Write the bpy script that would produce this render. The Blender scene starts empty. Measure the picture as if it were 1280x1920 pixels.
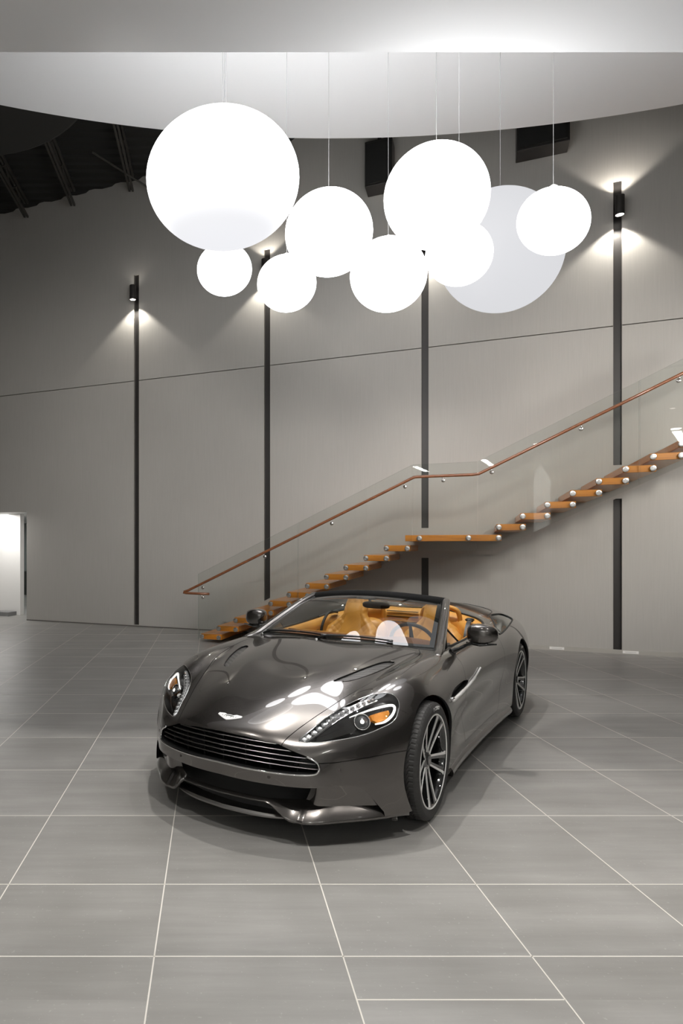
import bpy, bmesh, math, random
from mathutils import Vector, Matrix, Quaternion
random.seed(7)
SC = bpy.context.scene
COL = SC.collection
PI = math.pi

# ------------------------------------------------------------------ camera, exposure, world
cam_data = bpy.data.cameras.new('camera')
cam = bpy.data.objects.new('camera', cam_data); COL.objects.link(cam)
cam.location = (0, 0, 1.612); cam.rotation_euler = (PI/2, 0, 0)
cam_data.sensor_fit = 'HORIZONTAL'; cam_data.sensor_width = 36.0
cam_data.lens = 1187.0/1280.0*36.0
cam_data.shift_x = 240.0/1280.0; cam_data.shift_y = 62.0/1280.0
cam_data.clip_start = 0.05; cam_data.clip_end = 200
SC.camera = cam
SC.view_settings.view_transform = 'Standard'; SC.view_settings.look = 'None'
SC.view_settings.gamma = 1.0; SC.view_settings.use_curve_mapping = False
SC.view_settings.exposure = 0.06
SC.cycles.max_bounces = 10; SC.cycles.transparent_max_bounces = 16
SC.cycles.sample_clamp_indirect = 4.0
world = bpy.data.worlds.new('world'); SC.world = world; world.use_nodes = True
world.node_tree.nodes['Background'].inputs[0].default_value = (1, .98, .95, 1)
world.node_tree.nodes['Background'].inputs[1].default_value = 0.03

WO = Vector((0, 11.904, 0)); WA = Vector((.9223768, -.3862914, 0)); WN = Vector((-.3862914, -.9223768, 0))
def wp(s, n, z): return WO + WA*s + WN*n + Vector((0, 0, z))      # along the wall, out from it, up
WROT = Matrix(((WA.x, -WN.x, 0), (WA.y, -WN.y, 0), (0, 0, 1)))
WALL_RZ = math.atan2(WA.y, WA.x)

def lamp(name, kind, loc, energy, color=(1, 1, 1), target=None, **kw):
    d = bpy.data.lights.new(name, kind); o = bpy.data.objects.new(name, d); COL.objects.link(o)
    o.location = loc; d.energy = energy; d.color = color
    for k, v in kw.items(): setattr(d, k, v)
    if target is not None:
        o.rotation_euler = (Vector(target)-Vector(loc)).to_track_quat('-Z', 'Y').to_euler()
    return o
WARM = (1, .94, .86)
# recessed ceiling downlights: over the foreground (mezzanine soffit, z 5.0) and over the car (round ceiling, z 7.2)
SOFFIT_SPOTS = [(-1.8, 1.8, 400), (.8, 1.6, 500), (3.4, 1.8, 430), (-4.0, 2.0, 190), (5.8, 1.8, 220), (.9, -1.0, 90), (4.2, -1.4, 60), (-2.6, -1.4, 90)]
for x, y, e in SOFFIT_SPOTS:
    lamp('downlight_beam', 'SPOT', (x, y, 4.97), e, (1, .97, .93), (x, y, 0), spot_size=math.radians(88), spot_blend=1.0, shadow_soft_size=.08)
DISC_SPOTS = [(.55, 5.1, 620), (2.1, 5.3, 330)]
for x, y, e in DISC_SPOTS:
    lamp('car_downlight_beam', 'SPOT', (x, y, 7.15), e, (1, .97, .92), (x, y, 0), spot_size=math.radians(74), spot_blend=1.0, shadow_soft_size=.05)

# added fill spots, out of view under the soffit, brighten the back wall
WALL_FILL = [(-6.2, 3.2, 2.6, 62, 200), (-3.4, 3.2, 2.7, 62, 330), (-.6, 3.2, 2.9, 66, 460), (2.2, 3.2, 2.9, 66, 500), (5.6, 3.2, 2.9, 66, 640), (8.2, 3.2, 2.9, 66, 700), (2.5, 3.2, 1.3, 42, 190), (6.9, 3.2, 1.5, 42, 230)]
for i, (x, y, tz, sp_, en_) in enumerate(WALL_FILL):
    tx = x*.93 if i != 6 else 4.0; t = Vector((tx, 11.904-.4188*tx, tz))
    lamp('wall_fill_beam', 'SPOT', (x, y, 4.42), en_, (1, .965, .92), tuple(t), spot_size=math.radians(sp_), spot_blend=1.0, shadow_soft_size=.30)

# ------------------------------------------------------------------ materials
MATS = {}
def mat(name, color, rough=.5, metal=0, **kw):
    if name in MATS: return MATS[name]
    m = bpy.data.materials.new(name); m.use_nodes = True
    b = m.node_tree.nodes['Principled BSDF']
    b.inputs['Base Color'].default_value = (*color, 1); b.inputs['Roughness'].default_value = rough
    b.inputs['Metallic'].default_value = metal
    for k, v in kw.items(): b.inputs[k.replace('_', ' ')].default_value = v
    MATS[name] = m
    return m
def N(m, t, **kw):
    n = m.node_tree.nodes.new(t)
    for k, v in kw.items(): setattr(n, k, v)
    return n
def L(m, a, b): m.node_tree.links.new(a, b)
def ramp(m, stops):
    r = N(m, 'ShaderNodeValToRGB'); cr = r.color_ramp
    while len(cr.elements) < len(stops): cr.elements.new(.5)
    for e, (p, c) in zip(cr.elements, stops):
        e.position = p; e.color = (*c, 1) if len(c) == 3 else c
    return r
def emit(name, color, strength):
    m = mat(name, (.8, .8, .8), .4)
    b = m.node_tree.nodes['Principled BSDF']
    b.inputs['Emission Color'].default_value = (*color, 1); b.inputs['Emission Strength'].default_value = strength
    return m
def noise_bump(m, scale, strength, dist=.002, vec_scale=None, detail=4):
    b = m.node_tree.nodes['Principled BSDF']
    tc = N(m, 'ShaderNodeTexCoord'); mp = N(m, 'ShaderNodeMapping'); nz = N(m, 'ShaderNodeTexNoise'); bp = N(m, 'ShaderNodeBump')
    if vec_scale: mp.inputs['Scale'].default_value = vec_scale
    nz.inputs['Scale'].default_value = scale; nz.inputs['Detail'].default_value = detail
    bp.inputs['Strength'].default_value = strength; bp.inputs['Distance'].default_value = dist
    L(m, tc.outputs['Object'], mp.inputs['Vector']); L(m, mp.outputs[0], nz.inputs['Vector'])
    L(m, nz.outputs[0], bp.inputs['Height']); L(m, bp.outputs[0], b.inputs['Normal'])
    return nz

# wall panels: taupe plaster with fine vertical trowel streaks
M_wall = mat('wall_panel_plaster', (.42, .40, .37), .62)
def wall_nodes(m):
    b = m.node_tree.nodes['Principled BSDF']
    tc = N(m, 'ShaderNodeTexCoord'); mp = N(m, 'ShaderNodeMapping'); mp.inputs['Scale'].default_value = (16, 16, .5)
    n1 = N(m, 'ShaderNodeTexNoise'); n1.inputs['Scale'].default_value = 5; n1.inputs['Detail'].default_value = 8
    n2 = N(m, 'ShaderNodeTexNoise'); n2.inputs['Scale'].default_value = .7; n2.inputs['Detail'].default_value = 3
    L(m, tc.outputs['Object'], mp.inputs['Vector']); L(m, mp.outputs[0], n1.inputs['Vector']); L(m, tc.outputs['Object'], n2.inputs['Vector'])
    mx = N(m, 'ShaderNodeMix', data_type='FLOAT'); mx.inputs[0].default_value = .5
    L(m, n1.outputs[0], mx.inputs[2]); L(m, n2.outputs[0], mx.inputs[3])
    r = ramp(m, [(.25, (.395, .380, .352)), (.75, (.455, .438, .408))]); L(m, mx.outputs[0], r.inputs[0]); L(m, r.outputs[0], b.inputs['Base Color'])
    bp = N(m, 'ShaderNodeBump'); bp.inputs['Strength'].default_value = .12; bp.inputs['Distance'].default_value = .004
    L(m, n1.outputs[0], bp.inputs['Height']); L(m, bp.outputs[0], b.inputs['Normal'])
wall_nodes(M_wall)
M_white = mat('white_paint', (.74, .74, .73), .6); noise_bump(M_white, 60, .05)
M_soffit = mat('soffit_paint', (.86, .87, .885), .7); noise_bump(M_soffit, 25, .06)
M_dark = mat('charcoal_metal', (.035, .032, .03), .45, .3)
M_black = mat('black_ceiling_paint', (.012, .012, .011), .8); noise_bump(M_black, 30, .1)
M_alu = mat('brushed_aluminium', (.62, .61, .58), .3, 1.0); noise_bump(M_alu, 40, .03, vec_scale=(1, 1, 20))
M_steel = mat('stainless_steel', (.72, .71, .69), .24, 1.0); noise_bump(M_steel, 90, .02)

# porcelain floor tiles: explicit grout grid, each tile its own tone, brushed along X
GX0, GDX, GY0, GDY = -.2319, .7395, 3.008, .764
M_floor = mat('brushed_porcelain_tiles', (.25, .24, .23), .33)
def floor_nodes(m):
    b = m.node_tree.nodes['Principled BSDF']
    tc = N(m, 'ShaderNodeTexCoord'); sp = N(m, 'ShaderNodeSeparateXYZ'); L(m, tc.outputs['Object'], sp.inputs[0])
    def M2(op, a, c=None, clamp=False):
        n = N(m, 'ShaderNodeMath', operation=op); n.use_clamp = clamp
        for i, v in enumerate((a, c)):
            if v is None: continue
            if isinstance(v, (int, float)): n.inputs[i].default_value = v
            else: L(m, v, n.inputs[i])
        return n.outputs[0]
    u = M2('DIVIDE', M2('SUBTRACT', sp.outputs[0], GX0), GDX); v = M2('DIVIDE', M2('SUBTRACT', sp.outputs[1], GY0), GDY)
    iu = M2('FLOOR', u); iv = M2('FLOOR', v)
    comb = N(m, 'ShaderNodeCombineXYZ'); L(m, iu, comb.inputs[0]); L(m, iv, comb.inputs[1])
    wn = N(m, 'ShaderNodeTexWhiteNoise', noise_dimensions='3D'); L(m, comb.outputs[0], wn.inputs['Vector'])
    # brushed streaks offset per tile
    off = N(m, 'ShaderNodeVectorMath', operation='MULTIPLY_ADD'); off.inputs[1].default_value = (13, 17, 5)
    L(m, wn.outputs['Color'], off.inputs[0]); L(m, tc.outputs['Object'], off.inputs[2])
    mp = N(m, 'ShaderNodeMapping'); mp.inputs['Scale'].default_value = (.8, 9, 1); L(m, off.outputs[0], mp.inputs['Vector'])
    n1 = N(m, 'ShaderNodeTexNoise'); n1.inputs['Scale'].default_value = 1.0; n1.inputs['Detail'].default_value = 6; n1.inputs['Roughness'].default_value = .62; L(m, mp.outputs[0], n1.inputs['Vector'])
    n2 = N(m, 'ShaderNodeTexNoise'); n2.inputs['Scale'].default_value = 2.2; n2.inputs['Detail'].default_value = 8; L(m, off.outputs[0], n2.inputs['Vector'])
    n3 = N(m, 'ShaderNodeTexNoise'); n3.inputs['Scale'].default_value = 70; n3.inputs['Detail'].default_value = 3; L(m, off.outputs[0], n3.inputs['Vector'])
    s = M2('ADD', M2('MULTIPLY', n1.outputs[0], .55), M2('MULTIPLY', n2.outputs[0], .45))
    s = M2('ADD', s, M2('MULTIPLY', M2('SUBTRACT', wn.outputs['Value'], .5), .06))
    r = ramp(m, [(.28, (.205, .198, .186)), (.5, (.262, .255, .242)), (.72, (.335, .327, .312))]); L(m, s, r.inputs[0])
    # pale flecks
    fl = ramp(m, [(.66, (0, 0, 0)), (.75, (1, 1, 1))]); L(m, n3.outputs[0], fl.inputs[0])
    mf = N(m, 'ShaderNodeMix', data_type='RGBA'); mf.inputs[7].default_value = (.48, .47, .45, 1)
    L(m, M2('MULTIPLY', fl.outputs[0], .35), mf.inputs[0]); L(m, r.outputs[0], mf.inputs[6])
    L(m, mf.outputs[2], b.inputs['Base Color'])
    rr = ramp(m, [(.2, (.36, .36, .36)), (.8, (.41, .41, .41))]); L(m, n2.outputs[0], rr.inputs[0]); L(m, rr.outputs[0], b.inputs['Roughness'])
    bp = N(m, 'ShaderNodeBump'); bp.inputs['Strength'].default_value = .05; bp.inputs['Distance'].default_value = .001
    L(m, n1.outputs[0], bp.inputs['Height']); L(m, bp.outputs[0], b.inputs['Normal'])
floor_nodes(M_floor)
M_grout = mat('pale_grout', (.66, .63, .58), .7); noise_bump(M_grout, 120, .1)
# wood
def wood(name, c1, c2, rough, axis_scale=(1.5, 14, 14)):
    m = mat(name, c1, rough, 0, Coat_Weight=.5, Coat_Roughness=.12)
    b = m.node_tree.nodes['Principled BSDF']
    tc = N(m, 'ShaderNodeTexCoord'); mp = N(m, 'ShaderNodeMapping'); mp.inputs['Scale'].default_value = axis_scale
    nz = N(m, 'ShaderNodeTexNoise'); nz.inputs['Scale'].default_value = 2.2; nz.inputs['Detail'].default_value = 7
    L(m, tc.outputs['Object'], mp.inputs['Vector']); L(m, mp.outputs[0], nz.inputs['Vector'])
    r = ramp(m, [(.3, c1), (.7, c2)]); L(m, nz.outputs[0], r.inputs[0]); L(m, r.outputs[0], b.inputs['Base Color'])
    return m
M_wood = wood('tread_timber', (.50, .165, .012), (.76, .29, .024), .35, (1.2, 9, 20))
M_rail = wood('handrail_timber', (.17, .058, .022), (.27, .095, .035), .35, (1.0, 20, 20))
# clear balustrade glass: real thickness, slight green
M_glass = bpy.data.materials.new('balustrade_glass'); M_glass.use_nodes = True
def glass_nodes(m, tint, rough=0.0, refl=1.0, ior=1.5):
    nt = m.node_tree; nt.nodes.clear()
    out = nt.nodes.new('ShaderNodeOutputMaterial'); g = nt.nodes.new('ShaderNodeBsdfGlossy'); t = nt.nodes.new('ShaderNodeBsdfTransparent')
    fr = nt.nodes.new('ShaderNodeFresnel'); mx = nt.nodes.new('ShaderNodeMixShader'); mu = nt.nodes.new('ShaderNodeMath'); mu.operation = 'MULTIPLY'
    fr.inputs[0].default_value = ior; mu.inputs[1].default_value = refl; mu.use_clamp = True
    t.inputs[0].default_value = (*tint, 1); g.inputs['Roughness'].default_value = rough
    nt.links.new(fr.outputs[0], mu.inputs[0]); nt.links.new(mu.outputs[0], mx.inputs[0]); nt.links.new(t.outputs[0], mx.inputs[1]); nt.links.new(g.outputs[0], mx.inputs[2]); nt.links.new(mx.outputs[0], out.inputs[0])
glass_nodes(M_glass, (.948, .960, .950), 0.0, .6)
M_glassedge = mat('glass_edge', (.35, .42, .38), .2)

# ------------------------------------------------------------------ mesh helpers
def new_obj(name, bm, m=None, parent=None, smooth=False, loc=None, rot=None):
    me = bpy.data.meshes.new(name); bm.normal_update(); bm.to_mesh(me); bm.free()
    o = bpy.data.objects.new(name, me); COL.objects.link(o)
    if m is not None:
        for mm in (m if isinstance(m, (list, tuple)) else [m]): me.materials.append(mm)
    if smooth:
        for p in me.polygons: p.use_smooth = True
    if parent is not None: o.parent = parent
    if loc is not None: o.location = loc
    if rot is not None: o.rotation_euler = rot
    return o
def empty(name, loc=(0, 0, 0), rz=0):
    o = bpy.data.objects.new(name, None); COL.objects.link(o); o.location = loc; o.rotation_euler = (0, 0, rz); o.empty_display_size = .1
    return o
def tag(o, label, cat, group=None):
    o['label'] = label; o['category'] = cat
    if group: o['group'] = group
    return o
def struct(o): o['kind'] = 'structure'; return o
def quad(bm, pts, mi=0):
    f = bm.faces.new([bm.verts.new(p) for p in pts]); f.material_index = mi; return f
def box(bm, x0, x1, y0, y1, z0, z1, M=None, mi=0):
    c = [(x0, y0, z0), (x1, y0, z0), (x1, y1, z0), (x0, y1, z0), (x0, y0, z1), (x1, y0, z1), (x1, y1, z1), (x0, y1, z1)]
    vs = [bm.verts.new(M @ Vector(p) if M is not None else Vector(p)) for p in c]
    for f in ((0, 3, 2, 1), (4, 5, 6, 7), (0, 1, 5, 4), (1, 2, 6, 5), (2, 3, 7, 6), (3, 0, 4, 7)):
        ff = bm.faces.new([vs[i] for i in f]); ff.material_index = mi
    return vs
WM = Matrix.Translation(WO) @ Matrix(((WA.x, WN.x, 0, 0), (WA.y, WN.y, 0, 0), (0, 0, 1, 0), (0, 0, 0, 1)))  # (s, n, z) -> world (mirrored axes)
def wbox(bm, s0, s1, n0, n1, z0, z1, mi=0): box(bm, s0, s1, n0, n1, z0, z1, WM, mi)
def fix(bm): bmesh.ops.recalc_face_normals(bm, faces=bm.faces[:])
def tube(bm, pts, r, seg=10, caps=True, closed=False):
    pts = [Vector(p) for p in pts]; n = len(pts); rings = []
    rs = r if isinstance(r, (list, tuple)) else [r]*n
    prev = None
    for i, p in enumerate(pts):
        if closed: t = (pts[(i+1) % n]-pts[i-1])
        else: t = (pts[min(i+1, n-1)]-pts[max(i-1, 0)])
        t.normalize()
        if prev is None:
            a = Vector((0, 0, 1)) if abs(t.z) < .9 else Vector((1, 0, 0)); u = t.cross(a).normalized()
        else:
            u = (prev - t*prev.dot(t)).normalized()
        prev = u; w = t.cross(u)
        rings.append([bm.verts.new(p+(u*math.cos(2*PI*k/seg)+w*math.sin(2*PI*k/seg))*rs[i]) for k in range(seg)])
    m = n if closed else n-1
    for i in range(m):
        A, B = rings[i], rings[(i+1) % n]
        for k in range(seg): bm.faces.new((A[k], A[(k+1) % seg], B[(k+1) % seg], B[k]))
    if caps and not closed: bm.faces.new(rings[0][::-1]); bm.faces.new(rings[-1])
def lathe(bm, prof, seg=32, M=None, closed_prof=False, mi=0):
    rings = []
    for r, z in prof:
        if r < 1e-6: rings.append([bm.verts.new((M @ Vector((0, 0, z))) if M is not None else (0, 0, z))])
        else: rings.append([bm.verts.new((M @ Vector((r*math.cos(2*PI*k/seg), r*math.sin(2*PI*k/seg), z))) if M is not None else (r*math.cos(2*PI*k/seg), r*math.sin(2*PI*k/seg), z)) for k in range(seg)])
    P = list(zip(rings[:-1], rings[1:])) + ([(rings[-1], rings[0])] if closed_prof else [])
    for A, B in P:
        for k in range(seg):
            k2 = (k+1) % seg
            if len(A) == 1 and len(B) == 1: continue
            if len(A) == 1: f = bm.faces.new((A[0], B[k2], B[k]))
            elif len(B) == 1: f = bm.faces.new((A[k], A[k2], B[0]))
            else: f = bm.faces.new((A[k], A[k2], B[k2], B[k]))
            f.material_index = mi
def prism(bm, pts2, f, d0, d1, mi=0):
    """closed outline pts2 extruded between f(u,v,d0) and f(u,v,d1)"""
    A = [bm.verts.new(f(u, v, d0)) for u, v in pts2]; B = [bm.verts.new(f(u, v, d1)) for u, v in pts2]
    n = len(pts2); bm.faces.new(A[::-1]).material_index = mi; bm.faces.new(B).material_index = mi
    for i in range(n): bm.faces.new((A[i], A[(i+1) % n], B[(i+1) % n], B[i])).material_index = mi
def bevel_mod(o, w=.004, seg=2, angle=35):
    md = o.modifiers.new('bevel', 'BEVEL'); md.width = w; md.segments = seg; md.limit_method = 'ANGLE'; md.angle_limit = math.radians(angle)
    return o
def catmull(pts, k=8, closed=False):
    pts = [Vector(p) for p in pts]; n = len(pts); out = []
    for i in range(n if closed else n-1):
        if closed: a, b, c, d = pts[(i-1) % n], pts[i], pts[(i+1) % n], pts[(i+2) % n]
        else: a, b, c, d = pts[max(i-1, 0)], pts[i], pts[i+1], pts[min(i+2, n-1)]
        for j in range(k):
            t = j/k; out.append(.5*((2*b)+(c-a)*t+(2*a-5*b+4*c-d)*t*t+(3*b-a-3*c+d)*t**3))
    if not closed: out.append(pts[-1])
    return out

# ------------------------------------------------------------------ the room
bm = bmesh.new(); quad(bm, [(-16, -12, 0), (20, -12, 0), (20, 22, 0), (-16, 22, 0)])
struct(new_obj('floor', bm, M_floor))
bm = bmesh.new(); g = .0028
for k in range(-14, 22):
    x = GX0+GDX*k; box(bm, x-g, x+g, -6, 16, -.01, .0006)
for k in range(-11, 14):
    y = GY0+GDY*k
    if y < 2.4 and y > 2.0: box(bm, GX0+GDX, GX0+2*GDX, y-g, y+g, -.01, .0006)
    elif y < 2.0: box(bm, -11, 14, y-g, y+g, -.01, .0006)
    else: box(bm, -11, 14, y-g, y+g, -.01, .0006)
box(bm, -11, 14, 2.481-g, 2.481+g, -.01, .0006)
fix(bm); struct(new_obj('floor_grout', bm, M_grout))

STRIPS = [(-1.652, 6.97, 0.03, []), (1.058, 6.99, .03, []), (3.782, 7.0, .03, [(1.401, 1.894)]), (6.498, 7.02, .04, [(2.301, 2.799)])]
HW = .054
bm = bmesh.new(); T = .16
edges = [-4.342] + [v for s in STRIPS for v in (s[0]-HW, s[0]+HW)] + [12.0]
JZ, JG, TOPZ = 4.868, .007, 8.95
for a0, a1 in zip(edges[0::2], edges[1::2]):
    wbox(bm, a0, a1, -T, 0, 0, JZ-JG); wbox(bm, a0, a1, -T, 0, JZ+JG, TOPZ)
for s, zt, zb, gaps in STRIPS:
    wbox(bm, s-HW, s+HW, -T, 0, zt, TOPZ); wbox(bm, s-HW, s+HW, -T, -.005, 0, zb)
    for z0, z1 in gaps: wbox(bm, s-HW, s+HW, -T, 0, z0, z1)
wbox(bm, -5.9, -4.342, -T, 0, 2.33, JZ-JG); wbox(bm, -5.9, -4.342, -T, 0, JZ+JG, TOPZ)      # lintel over the opening
wbox(bm, -14, -5.9, -T, 0, 0, JZ-JG); wbox(bm, -14, -5.9, -T, 0, JZ+JG, TOPZ)
fix(bm); o = struct(new_obj('wall_back', bm, M_wall))
bm = bmesh.new(); wbox(bm, -14, 12, -T-.02, -T-.001, JZ-.1, JZ+.1); wbox(bm, -4.34, 12, -T-.02, -T-.001, 0, 2); fix(bm); struct(new_obj('wall_joint_backing', bm, M_dark))
for i, (s, zt, zb, gaps) in enumerate(STRIPS):
    bm = bmesh.new(); zs = [zb] + [v for gp in gaps for v in gp] + [zt]
    for z0, z1 in zip(zs[0::2], zs[1::2]): wbox(bm, s-HW, s+HW, -.10, -.035, z0, z1)
    fix(bm); struct(new_obj('trim_%d' % (i+1), bm, M_dark))
    bm = bmesh.new()
    for z0, z1 in zip(zs[0::2], zs[1::2]):
        wbox(bm, s-HW-.004, s-HW, -.03, .003, z0, z1); wbox(bm, s+HW, s+HW+.004, -.03, .003, z0, z1)
    fix(bm); struct(new_obj('trim_%d' % (i+11), bm, mat('trim_edge', (.30, .28, .25), .4)))
bm = bmesh.new(); wbox(bm, 3.9, 12, .001, .014, .0, .062); fix(bm); struct(new_obj('baseboard_back', bm, mat('satin_skirting', (.50, .48, .44), .3, .4)))
for s_, lab in ((5.70, 'small pale plate imitating a reflection on the skirting just right of the car tail'), (6.66, 'small pale plate imitating a reflection on the skirting right of the last dark strip')):  # pale plates stand in for bright reflections on the skirting
    root = empty('skirting_glint', wp(s_, .014, .03), WALL_RZ); bm = bmesh.new(); box(bm, -.10, .10, -.004, .001, -.016, .024); fix(bm); new_obj('glint_plate', bm, mat('glint_white', (.9, .88, .85), .25), root)
    bm = bmesh.new(); box(bm, -.07, .07, -.005, -.0041, .0, .006); fix(bm); new_obj('glint_line', bm, mat('glint_line_grey', (.5, .49, .47), .4), root); tag(root, lab, 'painted reflection', 'painted reflections on the skirting')
bm = bmesh.new(); wbox(bm, -4.34, 3.9, .001, .008, .0, .02); fix(bm); struct(new_obj('baseboard_back_shade', bm, mat('wall_foot_shade', (.12, .11, .1), .5)))  # dark strip paints the shade along the foot of the wall
# painted stringer band of the stair on the wall
bm = bmesh.new()
def stair_z(s):   # walking line height
    if s < 3.609: return .1463+(s-.354)*.1463/.296
    if s < 4.83: return 1.756
    return 1.902+(s-4.83)*.1463/.298
# side and rear walls of the showroom (behind the camera)
bm2 = bmesh.new(); box(bm2, -11.2, -11, -12, 17, 0, 9); fix(bm2); struct(new_obj('wall_left', bm2, M_wall))
bm2 = bmesh.new(); box(bm2, 12.0, 12.2, -12, 17, 0, 9); fix(bm2); struct(new_obj('wall_right', bm2, mat('dark_side_wall', (.10, .095, .09), .6)))
bm2 = bmesh.new(); box(bm2, -11, 12, -12.2, -12, 0, 9); fix(bm2); struct(new_obj('wall_front', bm2, M_white))
bm.free()

# ceiling: mezzanine soffit, round ceiling, black deck with joists
bm = bmesh.new(); box(bm, -11, 12, -12, 4.352, 5.0, 7.6); fix(bm); struct(new_obj('ceiling_soffit', bm, M_soffit))
bm = bmesh.new(); cx, cy, R = 1.598, -5.639, 14.338
pts = []
for k in range(-60, 61):
    a = math.radians(90+k*.75); pts.append((cx+R*math.cos(a), cy+R*math.sin(a)))
pts = [(p[0], p[1]) for p in pts if p[1] > 4.36]
outline = [(pts[0][0], 4.36)] + pts + [(pts[-1][0], 4.36)]
prism(bm, outline, lambda u, v, d: Vector((u, v, d)), 7.2, 7.32)
fix(bm); struct(new_obj('ceiling_round', bm, M_soffit))
bm = bmesh.new()
y = -12
prof = []
yy = 4.0
while yy < 17.5: prof += [(yy, 8.88), (yy+.09, 8.88), (yy+.12, 8.84), (yy+.21, 8.84)]; yy += .24
va = [bm.verts.new((-11, p[0], p[1])) for p in prof]; vb = [bm.verts.new((12, p[0], p[1])) for p in prof]
for i in range(len(prof)-1): bm.faces.new((va[i], vb[i], vb[i+1], va[i+1]))
struct(new_obj('ceiling_deck', bm, M_black))
bm = bmesh.new()
lathe(bm, [(0, 7.93), (2.35, 7.93), (2.4, 7.96), (2.4, 8.03), (0, 8.05)], 64, Matrix.Translation((-3.9, 7.95, 0)))
fix(bm); struct(new_obj('ceiling_dark_canopy', bm, mat('dark_canopy_paint', (.02, .02, .018), .75)))
def joist(x, i):
    bm = bmesh.new()
    yend = 11.904-.4188*x-.25
    for z0, z1 in ((8.49, 8.53), (8.78, 8.83)):
        box(bm, x-.05, x-.012, 4.6, yend, z0, z1); box(bm, x+.012, x+.05, 4.6, yend, z0, z1)
    y = 4.6; up = False
    while y < yend-.35:
        a = (x, y, 8.51 if not up else 8.80); b = (x, y+.35, 8.80 if not up else 8.51); tube(bm, [a, b], .012, 6); y += .35; up = not up
    fix(bm)
    o = new_obj('roof_joist', bm, mat('joist_paint', (.045, .042, .036), .6)); return o
for i, (x, lab) in enumerate([(-5.15, 'dark open-web roof joist at the left edge of the picture'), (-3.93, 'dark roof joist ending low at left, above the first wall light'), (-2.85, 'dark roof joist in the middle of the three under the black deck'), (-1.60, 'dark roof joist closest to the biggest globe, on its left side')]):
    tag(joist(x, i), lab, 'roof joist', 'open-web joists under the black roof deck')
# pipe braces hanging at the wall head
bm = bmesh.new(); tube(bm, [(-2.2, 11.5, 8.75), (-1.25, 11.9, 8.35)], .018, 8); tube(bm, [(-1.25, 11.9, 8.35), (-1.25, 11.9, 8.8)], .012, 8); tube(bm, [(-1.25, 11.9, 8.35), (-.75, 11.95, 8.12)], .022, 8)
fix(bm); tag(new_obj('pipe_brace', bm, mat('joist_paint', (0, 0, 0))), 'thin slanted pipe brace hanging below the black deck beside the biggest globe', 'pipe')
for s0, s1, z0, lab in ((5.13, 5.84, 7.58, 'black ceiling box on the wall near the rightmost globe wire'), (2.86, 3.3, 7.53, 'black ceiling box on the wall behind the round globe with the long wire')):
    root = empty('ceiling_speaker', wp((s0+s1)/2, .2, z0), WALL_RZ)
    w = (s1-s0)/2
    b1 = bmesh.new(); box(b1, -w, w, -.15, .18, 0, .75); fix(b1); bevel_mod(new_obj('cabinet', b1, M_dark, root), .01)
    b1 = bmesh.new(); box(b1, -w*.9, w*.9, -.165, -.151, .04, .7); fix(b1); new_obj('grille', b1, M_black, root)
    b1 = bmesh.new(); box(b1, -.03, .03, -.03, .03, .75, 1.28); fix(b1); new_obj('bracket', b1, M_dark, root)
    tag(root, lab, 'ceiling box', 'black boxes hung high on the back wall')

# corridor beyond the opening
bm = bmesh.new(); wbox(bm, -9, -5.15, -.9, -.767, 0, 2.34); fix(bm); struct(new_obj('wall_corridor', bm, mat('corridor_white', (.82, .81, .79), .5)))
bm = bmesh.new(); wbox(bm, -13, -3.0, -6.0, -T, 2.335, 2.5); fix(bm); struct(new_obj('ceiling_corridor', bm, M_white))
bm = bmesh.new(); wbox(bm, -4.2, -4.0, -6.0, -T, 0, 2.5); fix(bm); struct(new_obj('wall_corridor_right', bm, M_white))
bm = bmesh.new(); wbox(bm, -13, -3.0, -6.2, -6.0, 0, 2.6); fix(bm); struct(new_obj('wall_corridor_end', bm, mat('corridor_grey', (.32, .35, .34), .4)))
bm = bmesh.new(); wbox(bm, -10.2, -8.6, -5.9, -5.6, 0, .72); wbox(bm, -10.2, -8.6, -5.92, -5.58, .72, .76); fix(bm); tag(new_obj('low_counter', bm, mat('counter_grey', (.06, .065, .06), .4)), 'dark low counter at the far end of the white corridor on the left', 'counter')
bm = bmesh.new(); wbox(bm, -5.7, -5.2, -.70, -.42, 0, .09); fix(bm); tag(new_obj('floor_box', bm, mat('box_grey', (.2, .2, .2), .5)), 'flat dark box on the floor at the foot of the white corridor wall', 'box')
lamp('corridor_light', 'AREA', wp(-5.5, -.42, 2.32), 52, (1, .98, .95), tuple(wp(-5.5, -.42, 0)), shape='RECTANGLE', size=.3, size_y=2.4)
lamp('corridor_light', 'AREA', wp(-8.2, -4.2, 2.30), 22, (.95, 1, .98), tuple(wp(-8.2, -4.2, 0)), size=.8)

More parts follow.
